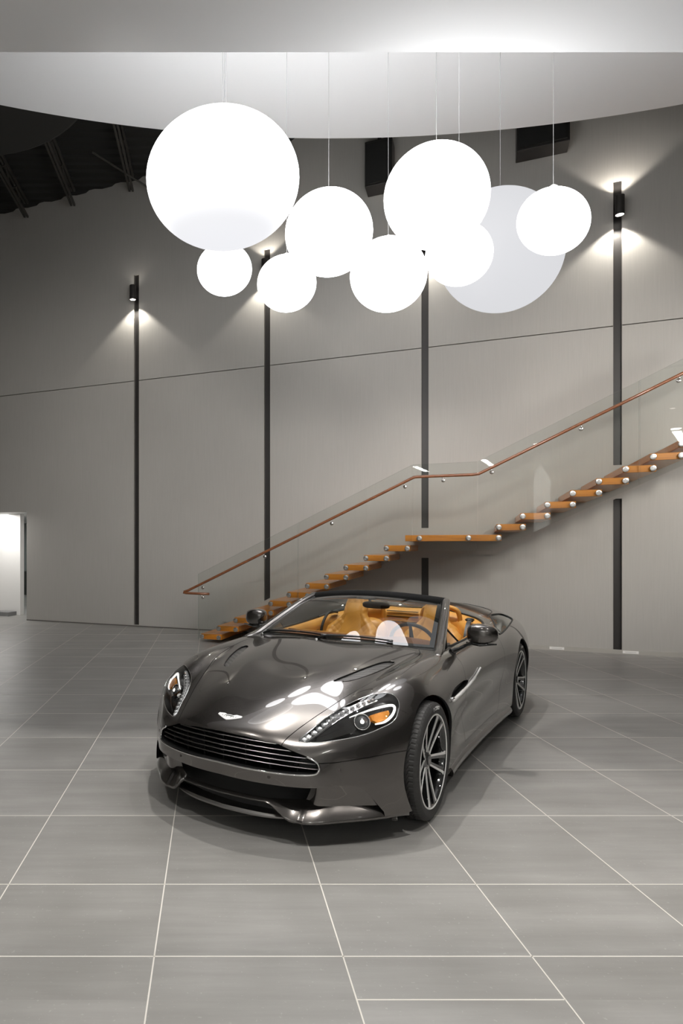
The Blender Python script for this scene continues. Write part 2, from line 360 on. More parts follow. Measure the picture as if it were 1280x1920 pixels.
# column, downlights and linear lights of the hall behind the camera (seen as reflections in the glass)
DW = ['left of the centre, front row', 'straight above the viewpoint, front row', 'right of the centre, front row', 'far left, front row', 'far right, front row', 'middle of the rear row', 'right end of the rear row', 'left end of the rear row']
for (x, y, e), dw in zip(SOFFIT_SPOTS, DW):
    root = empty('downlight', (x, y, 5.0))
    bm = bmesh.new(); lathe(bm, [(.075, -.001), (.1, -.001), (.1, -.008), (.075, -.012)], 32, closed_prof=True); fix(bm); new_obj('trim_ring', bm, M_white, root, True)
    bm = bmesh.new(); lathe(bm, [(0, -.004), (.074, -.004)], 32); fix(bm); new_obj('lens', bm, emit('downlight_lens', (1, .97, .93), 12), root)
    tag(root, 'round recessed downlight in the low soffit, %s' % dw, 'downlight', 'soffit downlights')
for (x, y, e), dw in zip(DISC_SPOTS, ('above the car hood', 'above the driver side')):
    root = empty('downlight', (x, y, 7.2))
    bm = bmesh.new(); lathe(bm, [(.075, -.001), (.1, -.001), (.1, -.008), (.075, -.012)], 32, closed_prof=True); fix(bm); new_obj('trim_ring', bm, M_white, root, True)
    bm = bmesh.new(); lathe(bm, [(0, -.004), (.074, -.004)], 32); fix(bm); new_obj('lens', bm, emit('downlight_lens', (1, .97, .93), 12), root)
    tag(root, 'round recessed downlight in the round ceiling %s' % dw, 'downlight', 'downlights over the car')

bm = bmesh.new(); box(bm, -6.6, 8.6, 3.06, 3.10, 4.965, 4.999); fix(bm); tag(new_obj('added_fill_track', bm, M_dark), 'long dark track added for the fill spots, unseen above the viewpoint', 'track')  # track and spot heads below are added, unseen, to carry the wall fill
for i, (x, y, tz, sp_, en_) in enumerate(WALL_FILL):
    root = empty('added_fill_spot', (x, 3.08, 4.965)); tx = x*.93 if i != 6 else 4.0; t = (Vector((tx, 11.904-.4188*tx, tz))-Vector((x, y, 4.42))).normalized()
    Mx = Matrix.Translation((0, y-3.08, 4.42-4.965)) @ t.to_track_quat('Z', 'Y').to_matrix().to_4x4()
    bm = bmesh.new(); lathe(bm, [(0, -.22), (.05, -.22), (.055, -.20), (.055, -.02), (.052, -.02), (.050, -.05), (0, -.05)], 24, Mx); fix(bm); new_obj('head', bm, M_dark, root, True)
    bm = bmesh.new(); tube(bm, [(0, 0, 0), (0, 0, -.42), Mx @ Vector((0, 0, -.12))], .012, 8); fix(bm); new_obj('stem', bm, M_dark, root, True)
    tag(root, 'dark unseen fill spot added to brighten the back wall, %s from the left' % ('first', 'second', 'third', 'fourth', 'fifth', 'sixth', 'lower seventh', 'lower eighth')[i], 'spotlight', 'added fill spots brightening the back wall')

# ------------------------------------------------------------------ wall lights on the dark strips
def wall_light(s, zc, label, up=60, down=90):
    root = empty('wall_light', wp(s, 0, zc), WALL_RZ)
    H = .14; n = -.145       # local -y is out from the wall
    bm = bmesh.new(); lathe(bm, [(.055, -H), (.062, -H), (.062, H), (.055, H), (.055, H-.02), (0, H-.02)], 32, Matrix.Translation((0, n, 0)))
    lathe(bm, [(.055, -H), (.055, -H+.03), (0, -H+.03)], 32, Matrix.Translation((0, n, 0)))
    fix(bm); new_obj('housing', bm, M_dark, root, True).modifiers.new('es', 'EDGE_SPLIT')
    bm = bmesh.new(); box(bm, -.02, .02, -.09, -.0, -.05, .05); box(bm, -.045, .045, -.01, .03, -.08, .08); fix(bm); new_obj('bracket', bm, M_dark, root)
    for zl in (-H+.005, H-.012):
        bm = bmesh.new(); lathe(bm, [(0, zl), (.053, zl)], 32, Matrix.Translation((0, n, 0))); fix(bm); new_obj('lens', bm, emit('wall_light_lens', (1, .96, .88), 8), root)
    tag(root, label, 'wall light', 'up-and-down cylinder lights on the dark wall strips')
    p = wp(s, .165, 0)
    lamp('wall_light_down', 'SPOT', (p.x, p.y, zc-H-.01), down, (1, .95, .86), (p.x, p.y, 0), spot_size=math.radians(108), spot_blend=.35, shadow_soft_size=.03)
    lamp('wall_light_up', 'SPOT', (p.x, p.y, zc+H+.01), up, (1, .93, .84), (p.x, p.y, 20), spot_size=math.radians(110), spot_blend=.35, shadow_soft_size=.03)
wall_light(-1.652, 6.56, 'dark cylinder wall light on the leftmost wall strip, shining down', 1.0, 55)
wall_light(1.06, 6.60, 'dark cylinder wall light on the second strip, half hidden by a small globe', 18, 55)
wall_light(3.782, 6.58, 'dark cylinder wall light on the third strip, hidden behind the globes', 15, 50)
wall_light(6.50, 6.58, 'dark cylinder wall light on the rightmost wall strip, glowing up and down', 30, 75)

# ------------------------------------------------------------------ globe pendants
GLOBES = [
 ('big', .084, 5.75, 4.924, .692, .595, 8.0, 'largest bright white globe lamp, at the upper left of the cluster'),
 ('a', .115, 6.60, 4.483, .285, .266, 10.0, 'smallest bright globe lamp, tucked right below the largest globe'),
 ('b', .781, 6.75, 4.401, .3135, .296, 10.0, 'small bright globe lamp in front of the second wall light'),
 ('c', 1.083, 5.95, 4.547, .408, .397, 10.0, 'medium bright globe lamp immediately right of the largest one'),
 ('d', 1.781, 6.45, 4.368, .385, .373, 10.0, 'bright globe lamp hanging lowest in the middle on a long wire'),
 ('e', 1.795, 5.10, 4.420, .415, .410, 10.0, 'big bright globe lamp overlapping the dim grey globe from its upper left'),
 ('f', 2.268, 5.85, 4.302, .302, .287, 10.0, 'bright globe lamp half hidden below a bigger one, in front of the dim globe'),
 ('g', 3.056, 6.75, 4.749, .649, .640, .71, 'large dim grey-white globe lamp at the back of the cluster'),
 ('h', 2.925, 5.45, 4.400, .305, .284, 10.0, 'rightmost bright globe lamp, in front of the dim globe'),
]
SPH = None
M_wire = mat('thin_steel_wire', (.5, .5, .5), .35, .6)
for nm, x, y, z, rx, rz, em, lab in GLOBES:
    root = empty('globe_pendant', (x, y, z))
    bm = bmesh.new(); bmesh.ops.create_uvsphere(bm, u_segments=72, v_segments=40, radius=1.0)
    bmesh.ops.scale(bm, vec=(rx, rx*(.62 if nm == 'h' else .78), rz), verts=bm.verts[:])
    col = (1, 1, 1) if em > 1 else (.96, .965, 1)
    m = emit('globe_glow_%s' % nm, col, em); b_ = m.node_tree.nodes['Principled BSDF']
    b_.inputs['Base Color'].default_value = (.02, .02, .02, 1); b_.inputs['Specular IOR Level'].default_value = 0
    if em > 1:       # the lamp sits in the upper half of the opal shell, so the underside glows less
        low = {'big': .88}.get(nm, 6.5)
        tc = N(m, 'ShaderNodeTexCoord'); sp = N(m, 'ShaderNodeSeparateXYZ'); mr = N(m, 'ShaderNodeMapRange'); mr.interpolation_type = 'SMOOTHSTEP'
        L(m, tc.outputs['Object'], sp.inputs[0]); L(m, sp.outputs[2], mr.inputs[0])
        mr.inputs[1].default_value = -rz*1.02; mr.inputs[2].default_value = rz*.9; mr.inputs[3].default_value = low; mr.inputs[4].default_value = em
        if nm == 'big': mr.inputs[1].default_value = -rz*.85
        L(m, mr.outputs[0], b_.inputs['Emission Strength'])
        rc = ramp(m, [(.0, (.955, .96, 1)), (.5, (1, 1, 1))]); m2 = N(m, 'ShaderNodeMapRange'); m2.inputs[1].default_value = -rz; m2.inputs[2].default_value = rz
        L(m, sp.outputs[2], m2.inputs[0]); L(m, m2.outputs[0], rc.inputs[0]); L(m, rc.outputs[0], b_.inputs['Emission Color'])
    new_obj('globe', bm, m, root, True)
    bm = bmesh.new(); lathe(bm, [(0, rz-.01), (.035, rz-.01), (.035, rz+.012), (.012, rz+.03), (0, rz+.03)], 20); fix(bm); new_obj('cap', bm, M_white, root, True)
    bm = bmesh.new(); tube(bm, [(0, 0, rz+.02), (0, 0, 7.2-z)], .0022, 6); fix(bm)
    if nm == 'big': tube(bm, [(.03, 0, rz+.0), (.03, 0, 7.2-z)], .0022, 6)
    new_obj('wire', bm, M_wire, root)
    tag(root, lab, 'globe lamp', 'white globe lamps hanging from the round ceiling')

# ------------------------------------------------------------------ staircase
GN = 1.395
def seg_tread(s0, s1, zt, label, bolts, group='cantilevered timber stair treads'):
    root = empty('stair_tread', wp(s0, GN, zt), WALL_RZ)     # local x along wall, +y toward the wall
    th = .088; L_ = GN-.04
    bm = bmesh.new(); box(bm, 0, s1-s0, .012, L_, -th, 0); fix(bm); bevel_mod(new_obj('plank', bm, M_wood, root), .005)
    for bs in bolts:
        bm = bmesh.new(); Mx = Matrix.Translation((bs-s0, .012, -th/2-.002)) @ Matrix.Rotation(PI/2, 4, 'X')
        lathe(bm, [(0, .040), (.010, .040), (.012, .035), (.018, .035), (.020, .040), (.034, .038), (.038, .033), (.038, .024), (.018, .022), (.018, -.01)], 28, Mx); fix(bm)
        new_obj('bolt', bm, M_steel, root, True).modifiers.new('es', 'EDGE_SPLIT')
    tag(root, label, 'stair tread' if s1-s0 < 1 else 'stair landing', group if s1-s0 < 1 else None)
    return root
ordn = ['first', 'second', 'third', 'fourth', 'fifth', 'sixth', 'seventh', 'eighth', 'ninth', 'tenth', 'eleventh']
for i in range(11):
    s0 = .354+.296*i; z = .1463*(i+1)
    seg_tread(s0, s0+.365, z, 'orange timber tread, %s from the floor in the lower flight' % ordn[i], (s0+.032, s0+.328))
o = seg_tread(3.609, 4.889, 1.756, 'long orange timber landing board between the two flights', (3.809, 4.466, 4.851)); o.name = 'stair_landing'
for i in range(9):
    s0 = 4.826+.298*i; z = 1.902+.1463*i
    seg_tread(s0, s0+.365, z, 'orange timber tread, %s above the landing in the upper flight' % ordn[i], (s0+.027, s0+.325))
# wall stringer (painted like the wall)
def smooth_line(ds, dz):
    return [(.2, .10+dz), (3.55, 1.756+dz-.0), (4.83, 1.756+dz), (8.2, 1.83+(8.2-4.83)*.1463/.298+dz)]
bm = bmesh.new()
up = smooth_line(0, .10); lo = smooth_line(0, -.30)
lo[0] = (.75, 0.0); 
prism(bm, [(s, z) for s, z in lo] + [(s, z) for s, z in up[::-1]] , lambda u, v, d: wp(u, d, v), .002, .038)
fix(bm); tag(new_obj('wall_stringer', bm, M_wall), 'taupe painted stringer band carrying the treads along the back wall', 'stringer')
# glass balustrade: four panels
TOP = [(.316, 1.13), (2.013, 1.955), (3.712, 2.775), (4.584, 2.775), (6.494, 3.716), (8.2, 4.555)]
BOT = [(.316, .06), (2.546, .955), (3.709, 1.53), (4.584, 1.53), (4.9, 1.60), (8.2, 3.22)]
def lin(P, s):
    for (a, b), (c, d) in zip(P[:-1], P[1:]):
        if a <= s <= c: return b+(d-b)*(s-a)/(c-a)
    return P[-1][1]
cuts = [.316, 2.013, 3.712, 4.584, 6.494, 8.2]
gl = ['beside the lowest treads', 'along the upper half of the lower flight', 'guarding the landing', 'along the start of the upper flight', 'at the right edge of the picture on the upper flight']
for i in range(5):
    a, b = cuts[i]+.004, cuts[i+1]-.004
    ss = sorted(set([a, b] + [p[0] for p in TOP+BOT if a < p[0] < b]))
    out = [(s, lin(BOT, s)) for s in ss] + [(s, lin(TOP, s)) for s in ss[::-1]]
    bm = bmesh.new(); A = [bm.verts.new(wp(s, GN+.008, z)) for s, z in out]; B = [bm.verts.new(wp(s, GN+.020, z)) for s, z in out]
    bm.faces.new(A); bm.faces.new(B[::-1])
    for k in range(len(out)):
        k2 = (k+1) % len(out); bm.faces.new((A[k2], A[k], B[k], B[k2])).material_index = 1
    fix(bm)
    tag(new_obj('glass_panel', bm, [M_glass, M_glassedge]), 'clear glass balustrade panel %s' % gl[i], 'glass panel', 'clear glass panels of the stair balustrade')
# handrail with brackets
root = empty('handrail', wp(.154, GN+.065, .83))
rp = [(.534, .813), (.30, .813), (.12, .815), (.075, .823), (.085, .838), (.154, .858), (.8, 1.168), (1.494, 1.502), (2.347, 1.915), (3.168, 2.312), (3.68, 2.56), (3.74, 2.588), (3.8, 2.592), (4.52, 2.592), (4.60, 2.60), (4.68, 2.64), (6.221, 3.396), (8.2, 4.37)]
pts = []
base = wp(.154, GN+.065, .83)
n_r = len(rp)
bm = bmesh.new()
tube(bm, [wp(s, GN+.065+(.0 if k > 3 else .0), z)-base for k, (s, z) in enumerate(rp)], .0205, 14); fix(bm); new_obj('rail', bm, M_rail, root, True)
for s, z in [(.403, .97), (.403, .81), (1.475, 1.49), (2.541, 2.0), (3.612, 2.52), (4.133, 2.592), (4.765, 2.68), (5.841, 3.205), (6.906, 3.735)]:
    bm = bmesh.new()
    Mx = Matrix.Translation(wp(s, GN+.018, z-.062)-base) @ Matrix.Rotation(WALL_RZ, 4, 'Z') @ Matrix.Rotation(PI/2, 4, 'X')
    lathe(bm, [(0, .014), (.022, .014), (.026, .01), (.026, .0), (0, 0)], 24, Mx)
    tube(bm, [wp(s, GN+.02, z-.062)-base, wp(s, GN+.06, z-.06)-base, wp(s, GN+.066, z-.015)-base], .006, 8)
    fix(bm); new_obj('bracket', bm, M_steel, root, True)
tag(root, 'round reddish timber handrail with steel brackets along the stair glass', 'handrail')

# things behind the camera that mirror in the glass
def mirror_pt(px, py, Dv):
    # point seen at a pixel by reflection in the glass plane, at total path depth Dv
    d = Vector(((px-400)/1187.0, 1, -(py-1022)/1187.0)); C = Vector((0, 0, 1.612)); P = C+d*Dv
    g0 = wp(0, GN+.02, 0); k = (P-g0).dot(WN); Q = P-WN*2*k
    return Q

bm = bmesh.new()
def vpos(px, py, Dv): return mirror_pt(px, py, Dv)
cpos = mirror_pt(1020, 1022, 22.0)
lathe(bm, [(0, 0), (.33, 0), (.33, 5.0), (0, 5.0)], 48, Matrix.Translation((cpos.x, cpos.y, 0))); fix(bm)
tag(new_obj('round_column', bm, M_white, None, True), 'white round column behind the viewpoint, mirrored in the stair glass', 'column').data.set_sharp_from_angle(angle=.6)
lamp('column_uplight', 'SPOT', (cpos.x-.1, cpos.y+.75, 4.9), 9000, (1, 1, .97), (cpos.x-.03, cpos.y+.3, 2.2), spot_size=math.radians(50), spot_blend=.3, shadow_soft_size=.03)
def linear_light(px1, py1, px2, py2, Dv, lab):
    k = 5.0-1.612
    a = mirror_pt(px1, py1, k*1187/(1022-py1)); b = mirror_pt(px2, py2, k*1187/(1022-py2)); mid = (a+b)/2
    root = empty('linear_light', (mid.x, mid.y, 5.0)); d = (b-a); d.z = 0; ln = d.length; d.normalize(); root.rotation_euler = (0, 0, math.atan2(d.y, d.x))
    b1 = bmesh.new(); box(b1, -ln/2, ln/2, -.13, .13, -.03, -.002); fix(b1); new_obj('housing', b1, M_white, root)
    b1 = bmesh.new(); box(b1, -ln/2+.02, ln/2-.02, -.11, .11, -.036, -.031); fix(b1); new_obj('diffuser', b1, emit('linear_glow', (1, 1, .97), 34), root)
    tag(root, lab, 'ceiling light', 'linear lights in the hall behind the viewpoint')
linear_light(777, 873, 800, 883, 0, 'linear ceiling light mirrored in the landing glass')
linear_light(905, 860, 923, 872, 0, 'linear ceiling light mirrored where the upper flight begins')
linear_light(1268, 806, 1284, 832, 0, 'linear ceiling light mirrored at the right picture edge')
def disc_light(px, py, lab):
    a = mirror_pt(px, py, (5.0-1.612)*1187/(1022-py)); root = empty('ceiling_disc_light', (a.x, a.y, 5.0))
    b1 = bmesh.new(); lathe(b1, [(0, -.02), (.12, -.02), (.13, -.001), (0, -.001)], 32); fix(b1); new_obj('lens', b1, emit('disc_light_glow', (1, 1, .97), 34), root)
    tag(root, lab, 'ceiling light', 'round ceiling lights behind the viewpoint')
disc_light(1008, 832, 'round ceiling light mirrored in the upper glass above the column')
disc_light(1267, 803.5, 'round ceiling light mirrored near the right picture edge')
disc_light(790, 907, 'round ceiling light mirrored small below the landing handrail')
disc_light(898, 904, 'round ceiling light mirrored at the right end of the landing')
# ================================================================== the car
# car frame: +x forward from the front axle, +y to the car's left, z up
CAR_M = Matrix.Translation((.5415, 4.254, 0)) @ Matrix(((-math.sin(.6152), math.cos(.6152), 0, 0), (-math.cos(.6152), -math.sin(.6152), 0, 0), (0, 0, 1, 0), (0, 0, 0, 1)))
TOPS = [
 [(.872,0,.578),(.852,.19,.572),(.803,.355,.550),(.735,.475,.540),(.652,.60,.535),(.535,.715,.530)],
 [(.79,0,.630),(.77,.20,.625),(.715,.365,.605),(.645,.49,.597),(.56,.62,.612),(.445,.765,.612)],
 [(.60,0,.700),(.585,.210,.702),(.545,.385,.680),(.485,.525,.674),(.41,.655,.708),(.33,.80,.690)],
 [(.36,0,.768),(.345,.235,.775),(.32,.41,.752),(.28,.555,.745),(.23,.68,.783),(.17,.82,.752)],
 [(.08,0,.826),(.08,.26,.836),(.06,.44,.812),(.04,.575,.795),(.01,.70,.833),(-.02,.83,.798)],
 [(-.25,0,.870),(-.25,.29,.879),(-.26,.47,.858),(-.27,.60,.838),(-.28,.715,.855),(-.29,.83,.822)],
 [(-.60,0,.902),(-.61,.26,.904),(-.64,.48,.892),(-.68,.64,.876),(-.66,.74,.870),(-.62,.835,.838)],
 [(-1.0,0,.905),(-1.0,.26,.905),(-1.0,.48,.895),(-1.0,.64,.885),(-1.0,.755,.874),(-1.0,.838,.838)],
 [(-1.6,0,.93),(-1.6,.26,.93),(-1.6,.48,.915),(-1.6,.64,.90),(-1.6,.765,.886),(-1.6,.845,.848)],
 [(-2.1,0,.985),(-2.1,.26,.985),(-2.1,.46,.965),(-2.1,.62,.94),(-2.1,.755,.918),(-2.1,.85,.878)],
 [(-2.5,0,1.02),(-2.5,.25,1.03),(-2.5,.45,1.005),(-2.5,.61,.972),(-2.5,.755,.938),(-2.5,.862,.888)],
 [(-2.9,0,1.02),(-2.9,.24,1.03),(-2.9,.44,1.0),(-2.9,.60,.96),(-2.9,.745,.925),(-2.9,.857,.868)],
 [(-3.3,0,.985),(-3.3,.23,.99),(-3.3,.42,.965),(-3.3,.57,.935),(-3.3,.71,.895),(-3.3,.82,.835)],
 [(-3.72,0,.93),(-3.71,.21,.93),(-3.68,.38,.92),(-3.63,.51,.90),(-3.56,.63,.87),(-3.47,.745,.81)],
]
SIDES = [
 [(.535,.733,.475),(.536,.742,.405),(.536,.748,.325),(.536,.752,.235),(.536,.755,.155)],
 [(.44,.803,.525),(.44,.816,.43),(.44,.824,.335),(.44,.828,.24),(.44,.830,.155)],
 [(.325,.872,.585),(.33,.89,.46),(.33,.895,.35),(.33,.90,.245),(.33,.90,.155)],
 [(.17,.90,.64),(.17,.925,.50),(.17,.93,.37),(.17,.925,.25),(.17,.92,.155)],
 [(-.02,.912,.69),(-.02,.945,.55),(-.02,.95,.40),(-.02,.94,.265),(-.02,.925,.155)],
 [(-.29,.908,.715),(-.29,.94,.56),(-.29,.935,.41),(-.29,.925,.275),(-.29,.915,.155)],
 [(-.60,.898,.735),(-.60,.922,.575),(-.60,.895,.42),(-.60,.900,.285),(-.60,.895,.155)],
 [(-1.0,.893,.735),(-1.0,.91,.59),(-1.0,.872,.43),(-1.0,.888,.29),(-1.0,.885,.155)],
 [(-1.6,.898,.745),(-1.6,.915,.60),(-1.6,.875,.44),(-1.6,.892,.30),(-1.6,.89,.16)],
 [(-2.1,.910,.775),(-2.1,.935,.62),(-2.1,.915,.46),(-2.1,.915,.31),(-2.1,.905,.17)],
 [(-2.5,.928,.785),(-2.5,.958,.63),(-2.5,.955,.47),(-2.5,.945,.32),(-2.5,.925,.18)],
 [(-2.9,.922,.765),(-2.9,.958,.63),(-2.9,.958,.48),(-2.9,.945,.34),(-2.9,.925,.20)],
 [(-3.3,.888,.74),(-3.3,.918,.61),(-3.3,.92,.48),(-3.3,.905,.35),(-3.3,.88,.22)],
 [(-3.48,.79,.72),(-3.49,.81,.61),(-3.50,.81,.48),(-3.50,.80,.35),(-3.50,.78,.24)],
]
FRONT = [   # rows below the hood's leading edge, columns 0..4
 [(.892,0,.500),(.872,.19,.496),(.826,.37,.486),(.755,.50,.478),(.660,.615,.475)],
 [(.895,0,.412),(.876,.20,.408),(.830,.38,.403),(.762,.52,.400),(.662,.622,.400)],
 [(.880,0,.338),(.862,.20,.336),(.820,.385,.332),(.757,.53,.330),(.662,.626,.328)],
 [(.865,0,.245),(.848,.20,.245),(.808,.385,.242),(.75,.535,.240),(.660,.630,.238)],
 [(.86,0,.155),(.843,.20,.155),(.805,.385,.155),(.75,.54,.155),(.660,.632,.155)],
]
REAR = [
 [(-3.77,0,.80),(-3.755,.21,.80),(-3.72,.38,.79),(-3.67,.53,.77),(-3.60,.66,.75)],
 [(-3.76,0,.66),(-3.75,.21,.66),(-3.72,.38,.65),(-3.67,.54,.64),(-3.60,.68,.63)],
 [(-3.77,0,.50),(-3.755,.21,.50),(-3.72,.38,.50),(-3.67,.54,.49),(-3.60,.69,.485)],
 [(-3.76,0,.36),(-3.75,.21,.36),(-3.71,.38,.36),(-3.66,.54,.355),(-3.60,.68,.35)],
 [(-3.72,0,.24),(-3.71,.21,.24),(-3.67,.38,.24),(-3.62,.54,.24),(-3.57,.66,.24)],
]
def body_surface(level=4):
    """outer skin of the body: a control cage refined until the smooth surface passes through its points"""
    tgt = []; idx = {}
    def V(p, side):
        y = p[1]*side
        key = (round(p[0], 5), round(y, 5) + 0.0, round(p[2], 5))
        if key not in idx: idx[key] = len(tgt); tgt.append(Vector((p[0], y, p[2])))
        return idx[key]
    faces = []
    for side in (1, -1):
        G = [[V(p, side) for p in TOPS[i] + SIDES[i]] for i in range(len(TOPS))]
        def add(f): faces.append(f if side > 0 else f[::-1])
        for i in range(len(G)-1):
            for k in range(10): add((G[i][k], G[i+1][k], G[i+1][k+1], G[i][k+1]))
        for rows, st, flip in ((FRONT, 0, False), (REAR, -1, True)):
            R = [[G[st][c] for c in range(6)]] + [[V(p, side) for p in rows[r]] + [G[st][6+r]] for r in range(5)]
            for r in range(5):
                for c in range(5):
                    f = (R[r][c], R[r][c+1], R[r+1][c+1], R[r+1][c]); add(f if not flip else f[::-1])
    me = bpy.data.meshes.new('cage'); me.from_pydata([tuple(v) for v in tgt], [], faces)
    o = bpy.data.objects.new('cage', me); COL.objects.link(o)
    md = o.modifiers.new('s', 'SUBSURF'); md.levels = 2; md.boundary_smooth = 'PRESERVE_CORNERS'; md.use_limit_surface = False
    cur = [v.copy() for v in tgt]
    for it in range(7):
        dg = bpy.context.evaluated_depsgraph_get(); ev = o.evaluated_get(dg); m2 = ev.to_mesh()
        d = [tgt[i]-m2.vertices[i].co for i in range(len(tgt))]
        ev.to_mesh_clear()
        for i in range(len(tgt)):
            cur[i] += d[i]*.8
            if abs(tgt[i].y) < 1e-6: cur[i].y = 0
            me.vertices[i].co = cur[i]
        me.update(); o.update_tag(); bpy.context.view_layer.update()
    md.levels = level; md.render_levels = level
    o.update_tag(); bpy.context.view_layer.update()
    dg = bpy.context.evaluated_depsgraph_get(); res = bpy.data.meshes.new_from_object(o.evaluated_get(dg))
    bpy.data.objects.remove(o); return res
#CUT
from mathutils.bvhtree import BVHTree
car = empty('convertible_car'); car.matrix_world = CAR_M
tag(car, 'gunmetal grey two-door convertible with tan leather interior, roof down, parked on the tiles', 'car')
def cobj(name, bm, m, smooth=True, parent=None, auto=None):
    o = new_obj(name, bm, m, parent or car, smooth)
    if auto: o.data.set_sharp_from_angle(angle=math.radians(auto))
    return o

M_paint = mat('gunmetal_paint', (.17, .157, .147), .25, .92, Coat_Weight=1.0, Coat_Roughness=.02, Coat_IOR=1.6)
def paint_nodes(m):
    b = m.node_tree.nodes['Principled BSDF']
    tc = N(m, 'ShaderNodeTexCoord'); nz = N(m, 'ShaderNodeTexNoise'); nz.inputs['Scale'].default_value = 900; nz.inputs['Detail'].default_value = 1
    L(m, tc.outputs['Object'], nz.inputs['Vector'])
    r = ramp(m, [(.35, (.105, .096, .090)), (.7, (.170, .157, .148))]); L(m, nz.outputs[0], r.inputs[0]); L(m, r.outputs[0], b.inputs['Base Color'])
paint_nodes(M_paint)
M_gloss = mat('gloss_black', (.012, .012, .012), .08, 0, Coat_Weight=1.0)
M_rubber = mat('tyre_rubber', (.028, .027, .026), .62); noise_bump(M_rubber, 200, .1)
M_blk = mat('satin_black_trim', (.016, .016, .016), .45); noise_bump(M_blk, 300, .05)
M_chrome = mat('bright_chrome', (.86, .86, .85), .06, 1.0); noise_bump(M_chrome, 50, .005)
M_machined = mat('machined_alloy', (.9, .89, .87), .45, .35); noise_bump(M_machined, 300, .03)
M_satin = mat('satin_grille_metal', (.34, .33, .32), .33, 1.0); noise_bump(M_satin, 200, .02)
M_mesh = mat('black_mesh', (.01, .01, .01), .5)
def leather(name, c, quilt=False):
    m = mat(name, c, .48, 0)
    b = m.node_tree.nodes['Principled BSDF']
    tc = N(m, 'ShaderNodeTexCoord'); nz = N(m, 'ShaderNodeTexNoise'); nz.inputs['Scale'].default_value = 6; nz.inputs['Detail'].default_value = 5
    L(m, tc.outputs['Object'], nz.inputs['Vector'])
    r = ramp(m, [(.3, tuple(x*.86 for x in c)), (.7, tuple(min(1, x*1.12) for x in c))]); L(m, nz.outputs[0], r.inputs[0]); L(m, r.outputs[0], b.inputs['Base Color'])
    bp = N(m, 'ShaderNodeBump'); bp.inputs['Distance'].default_value = .004; bp.inputs['Strength'].default_value = .25
    if quilt:
        mp = N(m, 'ShaderNodeMapping'); mp.inputs['Rotation'].default_value = (PI/4, 0, 0); mp.inputs['Scale'].default_value = (22, 22, 22)
        vo = N(m, 'ShaderNodeTexVoronoi'); vo.inputs['Randomness'].default_value = 0; vo.inputs['Scale'].default_value = 1.0
        L(m, tc.outputs['Object'], mp.inputs['Vector']); L(m, mp.outputs[0], vo.inputs['Vector'])
        iv = N(m, 'ShaderNodeMath', operation='MULTIPLY'); iv.inputs[1].default_value = -1.0; L(m, vo.outputs['Distance'], iv.inputs[0]); L(m, iv.outputs[0], bp.inputs['Height']); bp.inputs['Distance'].default_value = .012; bp.inputs['Strength'].default_value = .6
    else:
        n2 = N(m, 'ShaderNodeTexNoise'); n2.inputs['Scale'].default_value = 120; L(m, tc.outputs['Object'], n2.inputs['Vector']); L(m, n2.outputs[0], bp.inputs['Height'])
    L(m, bp.outputs[0], b.inputs['Normal'])
    return m
M_tan = leather('tan_leather', (.72, .345, .06)); M_quilt = leather('quilted_tan_leather', (.68, .32, .055), True)
M_dash = leather('brown_dash_leather', (.30, .115, .045))
M_autoglass = bpy.data.materials.new('automotive_glass'); M_autoglass.use_nodes = True; glass_nodes(M_autoglass, (.93, .955, .94), 0.0, 1.5, 1.5)
M_lampglass = bpy.data.materials.new('headlight_glass'); M_lampglass.use_nodes = True; glass_nodes(M_lampglass, (.97, .97, .97), 0.0, 1.1, 1.5)
M_darkglass = mat('dark_privacy_glass', (.10, .11, .10), .03, 0, Coat_Weight=1.0)

# ---- body skin -> shell
me_body = body_surface(4)
if not me_body.materials: me_body.materials.append(M_paint)
else: me_body.materials[0] = M_paint
me_body.polygons.foreach_set('material_index', [0]*len(me_body.polygons))
BVH = BVHTree.FromPolygons([v.co for v in me_body.vertices], [tuple(p.vertices) for p in me_body.polygons])
def top(x, y, d=0):      # point on the skin seen from above, lifted by d
    h = BVH.ray_cast(Vector((x, y, 3)), Vector((0, 0, -1)));
    return h[0]+h[1]*(d if h[1].z > 0 else -d)
def frontp(y, z, d=0):
    h = BVH.ray_cast(Vector((3, y, z)), Vector((-1, 0, 0))); n = h[1] if h[1].x > 0 else -h[1]
    return h[0]+n*d
def sidep(x, z, s=1, d=0):
    h = BVH.ray_cast(Vector((x, 3*s, z)), Vector((0, -s, 0))); n = h[1] if h[1].y*s > 0 else -h[1]
    return h[0]+n*d
def near(p, d=0):
    h = BVH.find_nearest(Vector(p)); n = h[1]
    if n.dot(Vector((0, h[0].y, 0))+Vector((h[0].x+1.4, 0, h[0].z-.4))*.3) < 0: n = -n
    return h[0]+n*d

tmp = bpy.data.objects.new('tmp_shell', me_body); COL.objects.link(tmp)
md = tmp.modifiers.new('s', 'SOLIDIFY'); md.thickness = .018; md.offset = -1; md.use_quality_normals = True
dg = bpy.context.evaluated_depsgraph_get(); me_shell = bpy.data.meshes.new_from_object(tmp.evaluated_get(dg))
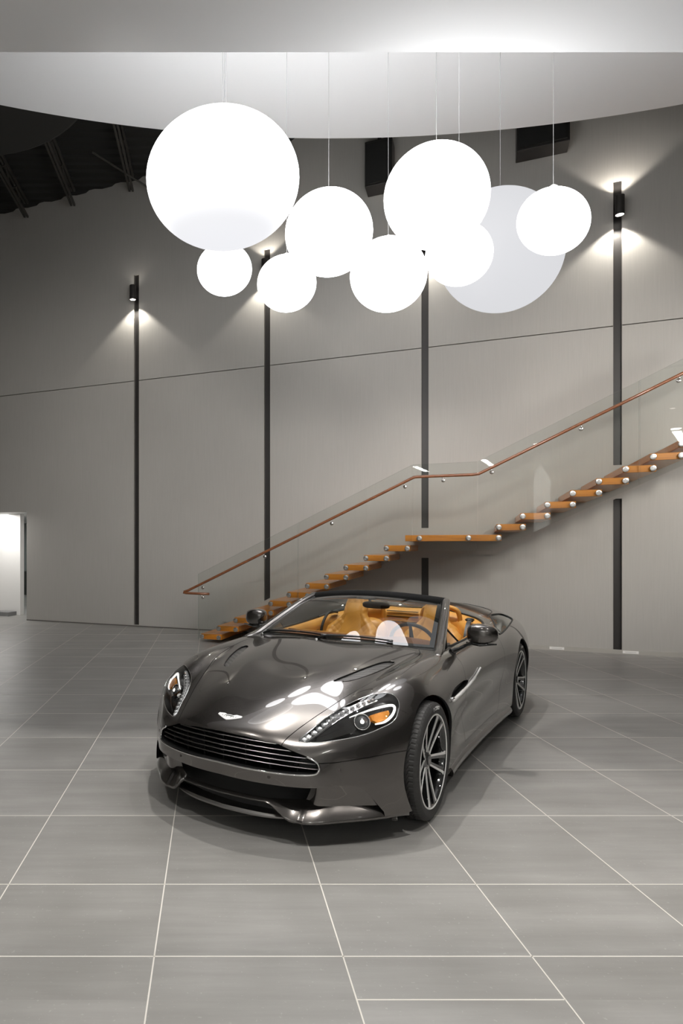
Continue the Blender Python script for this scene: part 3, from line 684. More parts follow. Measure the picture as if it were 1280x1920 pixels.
# solidify must go inward
c0 = sum((v.co.z for v in me_shell.vertices))/len(me_shell.vertices); c1 = sum((v.co.z for v in me_body.vertices))/len(me_body.vertices)
if abs(max(v.co.z for v in me_shell.vertices)-max(v.co.z for v in me_body.vertices)) > .004:
    md.offset = 1; tmp.update_tag(); bpy.context.view_layer.update(); dg = bpy.context.evaluated_depsgraph_get(); me_shell = bpy.data.meshes.new_from_object(tmp.evaluated_get(dg))
bpy.data.objects.remove(tmp)
def boolean(me_a, me_b, op):
    a = bpy.data.objects.new('ba', me_a); b = bpy.data.objects.new('bb', me_b); COL.objects.link(a); COL.objects.link(b)
    m = a.modifiers.new('b', 'BOOLEAN'); m.object = b; m.operation = op; m.solver = 'EXACT'; m.material_mode = 'TRANSFER'
    bpy.context.view_layer.update()
    r = bpy.data.meshes.new_from_object(a.evaluated_get(bpy.context.evaluated_depsgraph_get()))
    bpy.data.objects.remove(a); bpy.data.objects.remove(b)
    return r
def bm_mesh(bm):
    fix(bm); me = bpy.data.meshes.new('c'); bm.to_mesh(me); bm.free(); me.materials.append(M_blk); return me
def grow(P, d):      # offset a closed outline outward
    n = len(P); A = sum(P[i][0]*P[(i+1) % n][1]-P[(i+1) % n][0]*P[i][1] for i in range(n)); sg = 1 if A > 0 else -1; out = []
    for i in range(n):
        p0, p1, p2 = Vector(P[i-1]), Vector(P[i]), Vector(P[(i+1) % n]); e1 = (p1-p0).normalized(); e2 = (p2-p1).normalized()
        n1 = Vector((e1.y, -e1.x))*sg; n2 = Vector((e2.y, -e2.x))*sg; b = (n1+n2)
        if b.length < .3: b = n1.copy()
        b.normalize(); out.append(tuple(p1+b*d/max(.5, b.dot(n1))))
    return out
fX = lambda u, v, d: Vector((d, u, v)); fY = lambda u, v, d: Vector((u, d, v)); fZ = lambda u, v, d: Vector((u, v, d))
def sm(P, k=5, closed=True): return [(p[0], p[1]) for p in catmull([(a, b, 0) for a, b in P], k, closed)]
ND = Vector((.55, .45, .70)).normalized(); NU = Vector((0, 0, 1)).cross(ND).normalized(); NV = ND.cross(NU)
def lampf(s):
    def f(u, v, d):
        p = NU*u+NV*v+ND*d; return Vector((p.x, p.y*s, p.z))
    return f
LAMP3 = [(.741,.424,.565),(.689,.444,.59),(.626,.466,.619),(.555,.489,.651),(.486,.518,.677),(.417,.552,.701),(.359,.597,.728),(.317,.648,.75),(.276,.70,.762),(.246,.742,.764),(.241,.773,.751),(.252,.796,.731),(.278,.812,.709),(.317,.819,.679),(.352,.817,.654),(.393,.801,.633),(.44,.767,.614),(.501,.717,.59),(.566,.658,.574),(.633,.59,.563),(.685,.527,.555),(.724,.469,.553),(.744,.437,.556)]
LAMP2 = sm([(Vector(p).dot(NU), Vector(p).dot(NV)) for p in LAMP3], 3)
LD = Vector(LAMP3[8]).dot(ND)
GRILLE = [(0,.574),(.17,.566),(.34,.545),(.415,.516),(.48,.492),(.525,.466),(.540,.440),(.537,.417),(.515,.403),(.416,.400),(.28,.401),(.14,.405),(0,.409)]
GR_FULL = GRILLE[:-1] + [(-y, z) for y, z in GRILLE[::-1][:-1]]
GR_FULL = [GRILLE[0]] + GRILLE[1:-1] + [GRILLE[-1]] + [(-y, z) for y, z in GRILLE[1:-1][::-1]]
LOW = [(0,.334),(.2,.329),(.37,.329),(.51,.332),(.61,.337),(.68,.333),(.705,.324),(.722,.308),(.752,.262),(.798,.18),(.812,.10)]
LOW_FULL = LOW + [(-y, z) for y, z in LOW[1:][::-1]]
VENT = sm([(.215,.385),(.05,.437),(-.12,.482),(-.26,.525),(-.305,.575),(-.26,.592),(-.16,.577),(0,.532),(.14,.472),(.20,.42)], 4)
COCK = [(-.62,0),(-.63,.26),(-.67,.45),(-.78,.62),(-.87,.705),(-1.0,.742),(-1.3,.752),(-1.6,.755),(-1.95,.752),(-2.10,.735),(-2.22,.70),(-2.30,.62),(-2.335,.48),(-2.35,.25),(-2.355,0)]
COCK_FULL = COCK + [(x, -y) for x, y in COCK[1:-1][::-1]]
STRAKE = sm([(-.365,.636),(-.40,.660),(-.50,.680),(-.66,.684),(-.80,.678),(-.87,.662),(-.80,.642),(-.60,.630),(-.43,.620)], 4)
QW3 = [(-2.60,.700,.950),(-2.82,.700,.940),(-3.02,.705,.925),(-3.05,.76,.905),(-3.00,.815,.883),(-2.72,.850,.875),(-2.40,.878,.864),(-2.16,.882,.846),(-2.08,.872,.848),(-2.09,.850,.872),(-2.20,.815,.900),(-2.42,.745,.935)]
QD = Vector((0, .62, .785)).normalized(); QU = Vector((1, 0, 0)); QV = QD.cross(QU)
QWIN = sm([(Vector(p).dot(QU), Vector(p).dot(QV)) for p in QW3], 3); QDD = Vector(QW3[5]).dot(QD)
def qf(s):
    def f(u, v, d):
        p = QU*u+QV*v+QD*d; return Vector((p.x, p.y*s, p.z))
    return f
cut = bmesh.new()
for s in (1, -1):
    for cx_, r_, z_ in ((0, .377, .345), (-2.74, .382, .35)):
        lathe(cut, [(0, .62), (r_, .62), (r_, 1.2), (0, 1.2)], 72, Matrix.Translation((cx_, 0, z_)) @ Matrix.Rotation(-PI/2*s, 4, 'X'))
    prism(cut, LAMP2, lampf(s), LD-.35, LD+.3)
    prism(cut, [(x, y*s) for x, y in VENT], fZ, .6, 1.2)
    prism(cut, STRAKE, fY, .75*s, 1.1*s)
    prism(cut, QWIN, qf(s), QDD-.15, QDD+.2)
prism(cut, GR_FULL, fX, .5, 1.2); prism(cut, LOW_FULL, fX, .42, 1.2)
prism(cut, sm(COCK_FULL, 3), fZ, .5, 1.4)
cutters = bm_mesh(cut)
shell = boolean(me_shell, cutters, 'DIFFERENCE')
def finish(me, name, parent=None, ang=32):
    o = bpy.data.objects.new(name, me); COL.objects.link(o); o.parent = parent or car
    for p in me.polygons: p.use_smooth = True
    me.set_sharp_from_angle(angle=math.radians(ang)); return o
def split(me, outline, f, d0, d1, gap=.0038):
    a = bmesh.new(); prism(a, outline, f, d0, d1); b = bmesh.new(); prism(b, grow(outline, gap), f, d0-.0005, d1+.001)
    return boolean(me, bm_mesh(a), 'INTERSECT'), boolean(me, bm_mesh(b), 'DIFFERENCE')
HOOD = [(.95,.352),(.806,.354),(.756,.370),(.685,.394),(.579,.432),(.467,.473),(.34,.513),(.22,.552),(.11,.590),(-.04,.622),(-.28,.657),(-.42,.672),(-.52,.672),(-.60,.655),(-.70,.61)]
HOODR = [(-.648,.455),(-.608,.26),(-.598,0)]
HF = HOOD + HOODR + [(x, -y) for x, y in (HOOD+HOODR[:-1])[::-1]]
DOOR = [(-.86,.235),(-.845,.32),(-.81,.45),(-.795,.60),(-.80,.66),(-.825,.735),(-.832,.79),(-.80,.84),(-.79,.92),(-1.93,1.0),(-2.0,.84),(-2.035,.70),(-2.02,.50),(-1.93,.33),(-1.87,.235)]
BUMP = [(0,.50),(.44,.495),(.52,.455),(.60,.456),(.665,.463),(.74,.472),(.816,.483),(.95,.492),(.95,.02),(0,.02)]
BUMP_FULL = BUMP[:-1] + [(-y, z) for y, z in BUMP[1:-1][::-1]] 
hood, shell = split(shell, HF, fZ, .505, 1.1)
for s, nm in ((1, 'door'), (-1, 'door')):
    a, shell = split(shell, DOOR, fY, .60*s, 1.1*s); finish(a, 'door')
bumper, shell = split(shell, BUMP_FULL, fX, .05, 1.2)
finish(hood, 'hood'); finish(bumper, 'front_bumper'); finish(shell, 'body_shell')

# dark liners inside: wheel wells, underbody, cabin tub
bm = bmesh.new()
for s in (1, -1):
    for cx_, z_, r_ in ((0, .345, .392), (-2.74, .35, .397)):
        A = []; B = []; C_ = []; D_ = []
        for k in range(41):
            a = math.radians(-32+244*k/40); A.append(bm.verts.new((cx_+r_*math.cos(a), s*(.825 if cx_ == 0 else .90), z_+r_*math.sin(a)))); B.append(bm.verts.new((cx_+r_*math.cos(a), s*.56, z_+r_*math.sin(a))))
        for k in range(40): bm.faces.new((A[k], A[k+1], B[k+1], B[k]))
        bm.faces.new(B)
box(bm, -3.4, .45, -.56, .56, .135, .16); box(bm, -2.25, -.5, -.78, .78, .12, .16); box(bm, -2.3, -.45, .80, .875, .125, .2); box(bm, -2.3, -.45, -.875, -.80, .125, .2)
fix(bm); cobj('underbody', bm, M_blk, False)
# the wheel-well drums must be open above ground: trimmed by the floor plane
# side sills
for s in (1, -1):
    bm = bmesh.new()
    secs = []
    for x in [-.42-.05*k for k in range(0, 39)]:
        y = abs(sidep(x, .20, s).y); 
        secs.append([bm.verts.new((x, s*(y-.02), .20)), bm.verts.new((x, s*(y+.012), .165)), bm.verts.new((x, s*(y+.018), .145)), bm.verts.new((x, s*(y+.010), .125)), bm.verts.new((x, s*(y-.06), .122))])
    for A, B in zip(secs[:-1], secs[1:]):
        for k in range(4): bm.faces.new((A[k], A[k+1], B[k+1], B[k]))
    bm.faces.new(secs[0]); bm.faces.new(secs[-1][::-1])
    fix(bm); cobj('side_sill', bm, M_paint, True, auto=50)

# ---- grille: black bucket, horizontal vanes, struts, tube imitating the lip highlight
XF = [(0,.89),(.20,.871),(.37,.826),(.50,.768),(.56,.725),(.62,.665),(.70,.588),(.76,.525),(.825,.445),(.88,.36),(.90,.32)]
def xf(y):
    y = abs(y)
    for (a, b), (c, d) in zip(XF[:-1], XF[1:]):
        if y <= c: t = (y-a)/(c-a); return b+(d-b)*t
    return XF[-1][1]
pl = [(p.x, p.y) for p in catmull([(a, b, 0) for a, b in XF], 10)]
def xf(y):
    y = abs(y)
    for (a, b), (c, d) in zip(pl[:-1], pl[1:]):
        if y <= c: return b+(d-b)*(y-a)/max(1e-6, c-a)
    return pl[-1][1]
bm = bmesh.new(); A = []; B = []
gy = sm(GR_FULL, 3)
for y, z in gy:
    p = frontp(y, z, -.016); A.append(bm.verts.new((p.x, y*.995, z))); B.append(bm.verts.new((p.x-.10, y*.97, z)))
for i in range(len(A)): j = (i+1) % len(A); bm.faces.new((A[i], A[j], B[j], B[i]))
bm.faces.new(B); fix(bm); cobj('grille_housing', bm, M_mesh, False)
for zc, ym in ((.548,.325),(.520,.402),(.492,.475),(.465,.518),(.438,.532)):
    bm = bmesh.new(); secs = []
    n = 40
    for k in range(n+1):
        y = -ym+2*ym*k/n; x = xf(y)-.022; z = zc-.018*(y/.5)**2 + .004
        secs.append([bm.verts.new((x, y, z-.0026)), bm.verts.new((x+.002, y, z)), bm.verts.new((x, y, z+.0024)), bm.verts.new((x-.030, y, z-.004)), bm.verts.new((x-.030, y, z-.008))])
    for P, Q in zip(secs[:-1], secs[1:]):
        for k in range(5): bm.faces.new((P[k], P[(k+1) % 5], Q[(k+1) % 5], Q[k]))
    bm.faces.new(secs[0]); bm.faces.new(secs[-1][::-1]); fix(bm); cobj('grille_vane', bm, M_satin, False)
for y in (-.42, -.28, -.14, 0, .14, .28, .42):
    bm = bmesh.new(); x = xf(y)-.05; zt = .56-.35*max(0, abs(y)-.1)**1.3*1.2; box(bm, x-.02, x, y-.004, y+.004, .40, zt)
    fix(bm); cobj('grille_strut', bm, M_blk, False)
bm = bmesh.new()
pts = []
for y, z in sm([(y, z) for y, z in GRILLE if z < .50], 5, False): pts.append(frontp(y*1.0, z-.002, .001))
full = [Vector((p.x, -p.y, p.z)) for p in pts[::-1]][::1]
seq = pts + [Vector((p.x, -p.y, p.z)) for p in pts[::-1]][1:]
tube(bm, seq, .0055, 8); fix(bm); cobj('grille_lip_highlight', bm, M_chrome)  # chrome tube stands in for the paint highlight on the lip

# ---- lower air intake, recessed corners, splitter, blade
bm = bmesh.new(); rows = []
def ztop(y):
    y = abs(y)
    for (a, b), (c, d) in zip(LOW[:-1], LOW[1:]):
        if y <= c: return b+(d-b)*(y-a)/(c-a)
    return .1
for k in range(-34, 35):
    y = .82*k/34; x = xf(y)
    rows.append([bm.verts.new((x-.03, y, min(.36, ztop(y)+.02))), bm.verts.new((x-.16, y, ztop(y)+.0)), bm.verts.new((x-.19, y, .22)), bm.verts.new((x-.19, y, .12))])
for P, Q in zip(rows[:-1], rows[1:]):
    for k in range(3): bm.faces.new((P[k], P[k+1], Q[k+1], Q[k]))
fix(bm); cobj('air_intake', bm, M_mesh, True)
for s in (1, -1):
    bm = bmesh.new(); rows = []
    for k in range(0, 21):
        t = k/20; y = .42+.42*t; x = xf(y)
        dep = .055*(1-t)**.5+.018+.06*max(0, 1-t*6)
        zt = min(.35, ztop(y)+.03)
        rows.append([bm.verts.new((x-dep, s*(y+.055*(1-t)**3), zt)), bm.verts.new((x-dep-.012, s*(y+.03*(1-t)**3), .27 if zt > .28 else (zt+.17)/2)), bm.verts.new((x-dep-.012, s*y, .20 if zt > .22 else zt-.02)), bm.verts.new((x-dep+.0, s*y, .13))])
    for P, Q in zip(rows[:-1], rows[1:]):
        for k in range(3): bm.faces.new((P[k], P[k+1], Q[k+1], Q[k]))
    fix(bm); cobj('bumper_corner_recess', bm, M_paint, True)
bm = bmesh.new(); rows = []
for k in range(-60, 61):
    y = .888*k/60; ay = abs(y); x = xf(y)-.012+(.012 if ay > .45 else 0)
    t = min(1, max(0, (ay-.265)/(.415-.265))); t = t*t*(3-2*t)
    zr = .232*(1-t)+.142*t + max(0, ay-.45)*.02
    w = t                                   # outer part: taller sloping lip
    e = min(1, max(0, (.888-ay)/.05))
    rows.append([bm.verts.new((x-(.035+.065*w)*e-.008, y, zr+(.006+.078*w)*e)), bm.verts.new((x-(.018+.027*w)*e-.006, y, zr+(.008+.044*w)*e)), bm.verts.new((x-.004, y, zr+.006+.004*w)), bm.verts.new((x+.002, y, zr+.001)), bm.verts.new((x-.002, y, zr-.006-.002*w)), bm.verts.new((x-(.02+.01*w)*e-.004, y, zr-.008-.008*w)), bm.verts.new((x-(.036+.094*w)*e-.01, y, zr-.006-.008*w))])
for P, Q in zip(rows[:-1], rows[1:]):
    for k in range(7): bm.faces.new((P[k], P[(k+1) % 7], Q[(k+1) % 7], Q[k]))
bm.faces.new(rows[0]); bm.faces.new(rows[-1][::-1]); fix(bm); cobj('front_splitter', bm, M_paint, True, auto=60)
bm = bmesh.new(); rows = []
for k in range(-30, 31):
    y = .405*k/30; x = xf(y)-.045-.06*(abs(y)/.405)**4*.3; e = 1-(abs(y)/.405)**6
    zc = .142
    rows.append([bm.verts.new((x-.07, y, zc+.014*e)), bm.verts.new((x-.004, y, zc+.012*e)), bm.verts.new((x+.004, y, zc)), bm.verts.new((x, y, zc-.012*e)), bm.verts.new((x-.07, y, zc-.012*e))])
for P, Q in zip(rows[:-1], rows[1:]):
    for k in range(5): bm.faces.new((P[k], P[(k+1) % 5], Q[(k+1) % 5], Q[k]))
bm.faces.new(rows[0]); bm.faces.new(rows[-1][::-1]); fix(bm); cobj('splitter_blade', bm, M_satin, True, auto=50)

# ---- headlights
M_led = emit('led_crystal', (1, 1, .97), .12); MATS['led_crystal'].node_tree.nodes['Principled BSDF'].inputs['Metallic'].default_value = .9; MATS['led_crystal'].node_tree.nodes['Principled BSDF'].inputs['Roughness'].default_value = .12
M_amber = mat('amber_reflector', (.85, .32, .02), .18, .2); noise_bump(M_amber, 160, .8, .003)
M_bar = emit('daylight_bar', (1, .99, .96), 1.0)
M_bucket = mat('lamp_housing', (.03, .029, .028), .25, .3)
for s in (1, -1):
    f = lampf(s); mir = lambda p: Vector((p[0], p[1]*s, p[2]))
    ring = []
    for u, v in LAMP2:
        o_ = f(u, v, LD+.4); h = BVH.ray_cast(o_, (f(0, 0, 0)-f(0, 0, 1)).normalized()); ring.append(h[0])
    cen = sum(ring, Vector())/len(ring); nd = mir(ND)
    # glass cover, flush with the skin
    bm = bmesh.new(); rings = []
    for t in (1.0, .8, .6, .4, .2):
        rr = []
        for p in ring:
            q = cen+(p-cen)*t; h = BVH.ray_cast(q+nd*.4, -nd); q = h[0]-nd*.001 if h[0] is not None else q; rr.append(bm.verts.new(q))
        rings.append(rr)
    h = BVH.ray_cast(cen+nd*.4, -nd); cv = bm.verts.new(h[0])
    n = len(ring)
    for A, B in zip(rings[:-1], rings[1:]):
        for i in range(n): bm.faces.new((A[i], A[(i+1) % n], B[(i+1) % n], B[i]))
    for i in range(n): bm.faces.new((rings[-1][i], rings[-1][(i+1) % n], cv))
    fix(bm)
    lens = cobj('headlight', bm, M_lampglass)
    # housing bowl
    bm = bmesh.new(); rings = []
    for t, d in ((1.0, -.004), (.97, -.02), (.92, -.05), (.8, -.065), (.4, -.075)):
        rr = []
        for p in ring:
            q = cen+(p-cen)*t; h = BVH.ray_cast(q+nd*.4, -nd); q = (h[0] if h[0] is not None else q)+nd*d; rr.append(bm.verts.new(q))
        rings.append(rr)
    for A, B in zip(rings[:-1], rings[1:]):
        for i in range(n): bm.faces.new((A[i], A[(i+1) % n], B[(i+1) % n], B[i]))
    bm.faces.new(rings[-1]); fix(bm); cobj('lamp_housing', bm, M_bucket, True, lens)
    # bright bezel line round the lens
    bm = bmesh.new(); tube(bm, [p-nd*.0005 for p in ring], .0024, 6, False, True); fix(bm); cobj('bezel', bm, M_chrome, True, lens)
    # LED crystals along the inner edge
    bm = bmesh.new()
    a_ = catmull([(.722,.446,.575),(.645,.478,.605),(.565,.508,.645),(.50,.535,.672),(.435,.572,.698),(.37,.625,.728),(.325,.672,.748)], 8)
    strip_pts = [near(p, -.012) for p in a_]
    for k in range(15):
        t = k/14*(len(strip_pts)-1); i = int(min(t, len(strip_pts)-2)); p = strip_pts[i].lerp(strip_pts[i+1], t-i)
        p = mir(p); r_ = .024-.011*k/14
        b2 = bmesh.ops.create_icosphere(bm, subdivisions=1, radius=r_, matrix=Matrix.Translation(p) @ Matrix.Rotation(k*1.3, 4, 'Z') @ Matrix.Scale(.6, 4, Vector((0, 0, 1))))
    fix(bm); cobj('led_strip', bm, M_led, False, lens)
    bm = bmesh.new(); A = [bm.verts.new(mir(near(p, -.022)+Vector((0, .026, -.002)))) for p in a_]; B = [bm.verts.new(mir(near(p, -.016)-Vector((0, .020, 0)))) for p in a_]
    for i in range(len(A)-1): bm.faces.new((A[i], A[i+1], B[i+1], B[i]))
    fix(bm); cobj('led_reflector', bm, mat('lamp_reflector', (.30, .30, .30), .22, .9), True, lens)
    bm = bmesh.new(); tube(bm, [mir(near(p, -.010)+Vector((0, .022, -.004))) for p in a_[:-6]], .0022, 6); fix(bm); cobj('led_strip_edge', bm, M_chrome, True, lens)
    # projector
    pc = mir(near((.465, .672, .66), -.045)); ax = mir(Vector((.83, .42, .36)).normalized())
    Mx = Matrix.Translation(pc) @ ax.to_track_quat('Z', 'Y').to_matrix().to_4x4()
    bm = bmesh.new(); lathe(bm, [(.046, -.03), (.046, .006), (.043, .012), (.039, .008), (.039, -.02)], 40, Mx); fix(bm); cobj('projector_ring', bm, M_chrome, True, lens)
    bm = bmesh.new(); lathe(bm, [(0, .018), (.012, .017), (.024, .012), (.034, .003), (.039, -.008), (.039, -.03), (0, -.03)], 40, Mx); fix(bm); cobj('projector_lens', bm, mat('projector_glass', (.30, .31, .32), .04, .6, Coat_Weight=1.0), True, lens)
    bm = bmesh.new(); lathe(bm, [(0, .0205), (.008, .020), (.011, .0175), (0, .0172)], 24, Mx); fix(bm); cobj('lit_bulb', bm, emit('lit_bulb_glow', (1, .98, .92), 3), True, lens)
    # amber reflector and daylight bar
    def patch(pts, d):
        bm = bmesh.new(); vs = [near(p, d) for p in pts]; c = near(sum((Vector(p) for p in pts), Vector())/len(pts), d)
        vv = [bm.verts.new(mir(p)) for p in vs]; cc = bm.verts.new(mir(c))
        lo = [bm.verts.new(mir(p-Vector((.3, .5, .4))*.03)) for p in vs]
        for i in range(len(vv)): j = (i+1) % len(vv); bm.faces.new((vv[i], vv[j], cc)); bm.faces.new((vv[j], vv[i], lo[i], lo[j]))
        fix(bm); return bm
    cobj('amber_reflector', patch([(.425,.703,.683),(.38,.742,.697),(.335,.776,.702),(.345,.788,.685),(.385,.782,.66),(.43,.752,.645),(.44,.725,.66)], -.022), M_amber, False, lens)
    barp = catmull([(.485,.600,.672),(.43,.655,.692),(.36,.722,.715),(.295,.780,.726),(.295,.800,.708),(.34,.800,.675),(.40,.780,.648),(.445,.742,.640)], 5)
    bm = bmesh.new(); m_ = len(barp); tube(bm, [mir(near(p, -.022)) for p in barp], [.0025+.005*min(1, i/12) if i < m_-8 else .0075-.004*(i-m_+8)/8 for i in range(m_)], 8); fix(bm); cobj('daylight_bar', bm, M_bar, True, lens)
    # dark wing between bar and strip with faint sheen
    bm = bmesh.new()
    g1 = [(.69,.50,.57),(.62,.57,.58),(.56,.63,.60),(.52,.665,.62)]; g2 = [(.66,.49,.592),(.58,.53,.63),(.52,.56,.655),(.49,.59,.668)]
    A = [bm.verts.new(mir(near(p, -.03))) for p in g1]; B = [bm.verts.new(mir(near(p, -.025))) for p in g2]
    for i in range(3): bm.faces.new((A[i], A[i+1], B[i+1], B[i]))
    fix(bm); cobj('lamp_wing', bm, M_gloss, False, lens)

# ---- hood vents (mesh inserts), strakes, quarter glass, badge
for s in (1, -1):
    bm = bmesh.new(); vs = [top(x, y*s, -.010) for x, y in VENT]; c = top(-.05, .49*s, -.012)
    vv = [bm.verts.new(p) for p in vs]; cc = bm.verts.new(c)
    for i in range(len(vv)): bm.faces.new((vv[i], vv[(i+1) % len(vv)], cc))
    fix(bm); v = cobj('hood_vent', bm, mat('vent_mesh', (.05, .05, .048), .4, .6), False)
    if 'vm' not in MATS:
        m = MATS['vent_mesh']; MATS['vm'] = m; b = m.node_tree.nodes['Principled BSDF']
        tc = N(m, 'ShaderNodeTexCoord'); vo = N(m, 'ShaderNodeTexVoronoi'); vo.inputs['Scale'].default_value = 130; vo.inputs['Randomness'].default_value = .1
        L(m, tc.outputs['Object'], vo.inputs['Vector']); r = ramp(m, [(.25, (.004, .004, .004)), (.45, (.16, .155, .15))]); L(m, vo.outputs['Distance'], r.inputs[0]); L(m, r.outputs[0], b.inputs['Base Color'])
    bm = bmesh.new(); tube(bm, [top(x, y*s, .0005) for x, y in VENT[14:36]], .0035, 8); fix(bm); cobj('vent_lip', bm, M_paint, True, v)
    # strake: chrome-tipped blade in a dark scoop
    bm = bmesh.new(); vs = [bm.verts.new(sidep(x, z, s, -.035)) for x, z in STRAKE]; e = [bm.verts.new(sidep(x, z, s, -.012)) for x, z in STRAKE]
    for i in range(len(vs)): j = (i+1) % len(vs); bm.faces.new((vs[i], vs[j], e[j], e[i]))
    bm.faces.new(vs); fix(bm); sk = cobj('side_vent', bm, M_mesh, False)
    bm = bmesh.new()
    ln = catmull([(-.365,.625,0),(-.50,.625,0),(-.70,.630,0),(-.88,.640,0),(-1.05,.662,0),(-1.22,.695,0)], 6)
    tube(bm, [sidep(p.x, p.y, s, .008) for p in ln], [.012 if i < 12 else .010 if i < 24 else .007 for i in range(len(ln))], 8); fix(bm); cobj('strake', bm, M_machined, True, sk)
    bm = bmesh.new(); bmesh.ops.create_icosphere(bm, subdivisions=2, radius=1, matrix=Matrix.Translation(sidep(-.385, .632, s, .004)) @ Matrix.Diagonal((.030, .014, .014, 1))); fix(bm); cobj('strake_tip', bm, M_chrome, True, sk)
    # quarter glass
    f = qf(s); qn = Vector((0, QD.y*s, QD.z)); QP = [BVH.ray_cast(f(u, v, QDD+.3), -qn)[0] for u, v in QWIN]
    bm = bmesh.new(); vv = [bm.verts.new(p-qn*.005) for p in QP]; cc = bm.verts.new(BVH.ray_cast(sum(QP, Vector())/len(QP)+qn*.3, -qn)[0]-qn*.004)
    for i in range(len(vv)): bm.faces.new((vv[i], vv[(i+1) % len(vv)], cc))
    fix(bm); qg = cobj('quarter_glass', bm, M_darkglass, True)
    bm = bmesh.new(); tube(bm, QP, .007, 8, False, True); fix(bm); cobj('quarter_glass_frame', bm, M_blk, True, qg)
# winged badge on the nose
bm = bmesh.new()
W = [(.768,0),(.770,.020),(.762,.040),(.764,.078),(.776,.080),(.792,.052),(.806,.020),(.812,0)]
WW = W + [(x, -y) for x, y in W[1:-1][::-1]]
A = [bm.verts.new(top(x, y, .0035)) for x, y in WW]; B = [bm.verts.new(top(x, y, -.001)) for x, y in WW]
bm.faces.new(A)
for i in range(len(A)): j = (i+1) % len(A); bm.faces.new((A[j], A[i], B[i], B[j]))
fix(bm); bd = cobj('winged_badge', bm, mat('badge_white_metal', (.93, .93, .93), .3, .1), False)
bm = bmesh.new(); tube(bm, [top(.778, y*.001, .005) for y in (-26, -13, 0, 13, 26)], .0022, 6)
for s in (1, -1):
    for q in (.015, .03, .045): tube(bm, [top(.776, s*q, .0042), top(.797-q*.25, s*q*1.02, .0042)], .0009, 5)
fix(bm); cobj('badge_engraving', bm, mat('badge_line', (.12, .13, .12), .4), True, bd)
# hood washer/parking sensor dots and bumper sensor
bm = bmesh.new()
for y, z in ((.30, .372), (-.30, .372), (.62, .42), (-.62, .42)):
    p = frontp(y, z, .0005); lathe(bm, [(0, .0015), (.008, .0015), (.009, 0), (0, 0)], 20, Matrix.Translation(p) @ Vector((.9, y*.9, 0)).to_track_quat('Z', 'Y').to_matrix().to_4x4())
fix(bm); cobj('parking_sensors', bm, mat('sensor_paint', (.11, .10, .095), .35, .7), True)
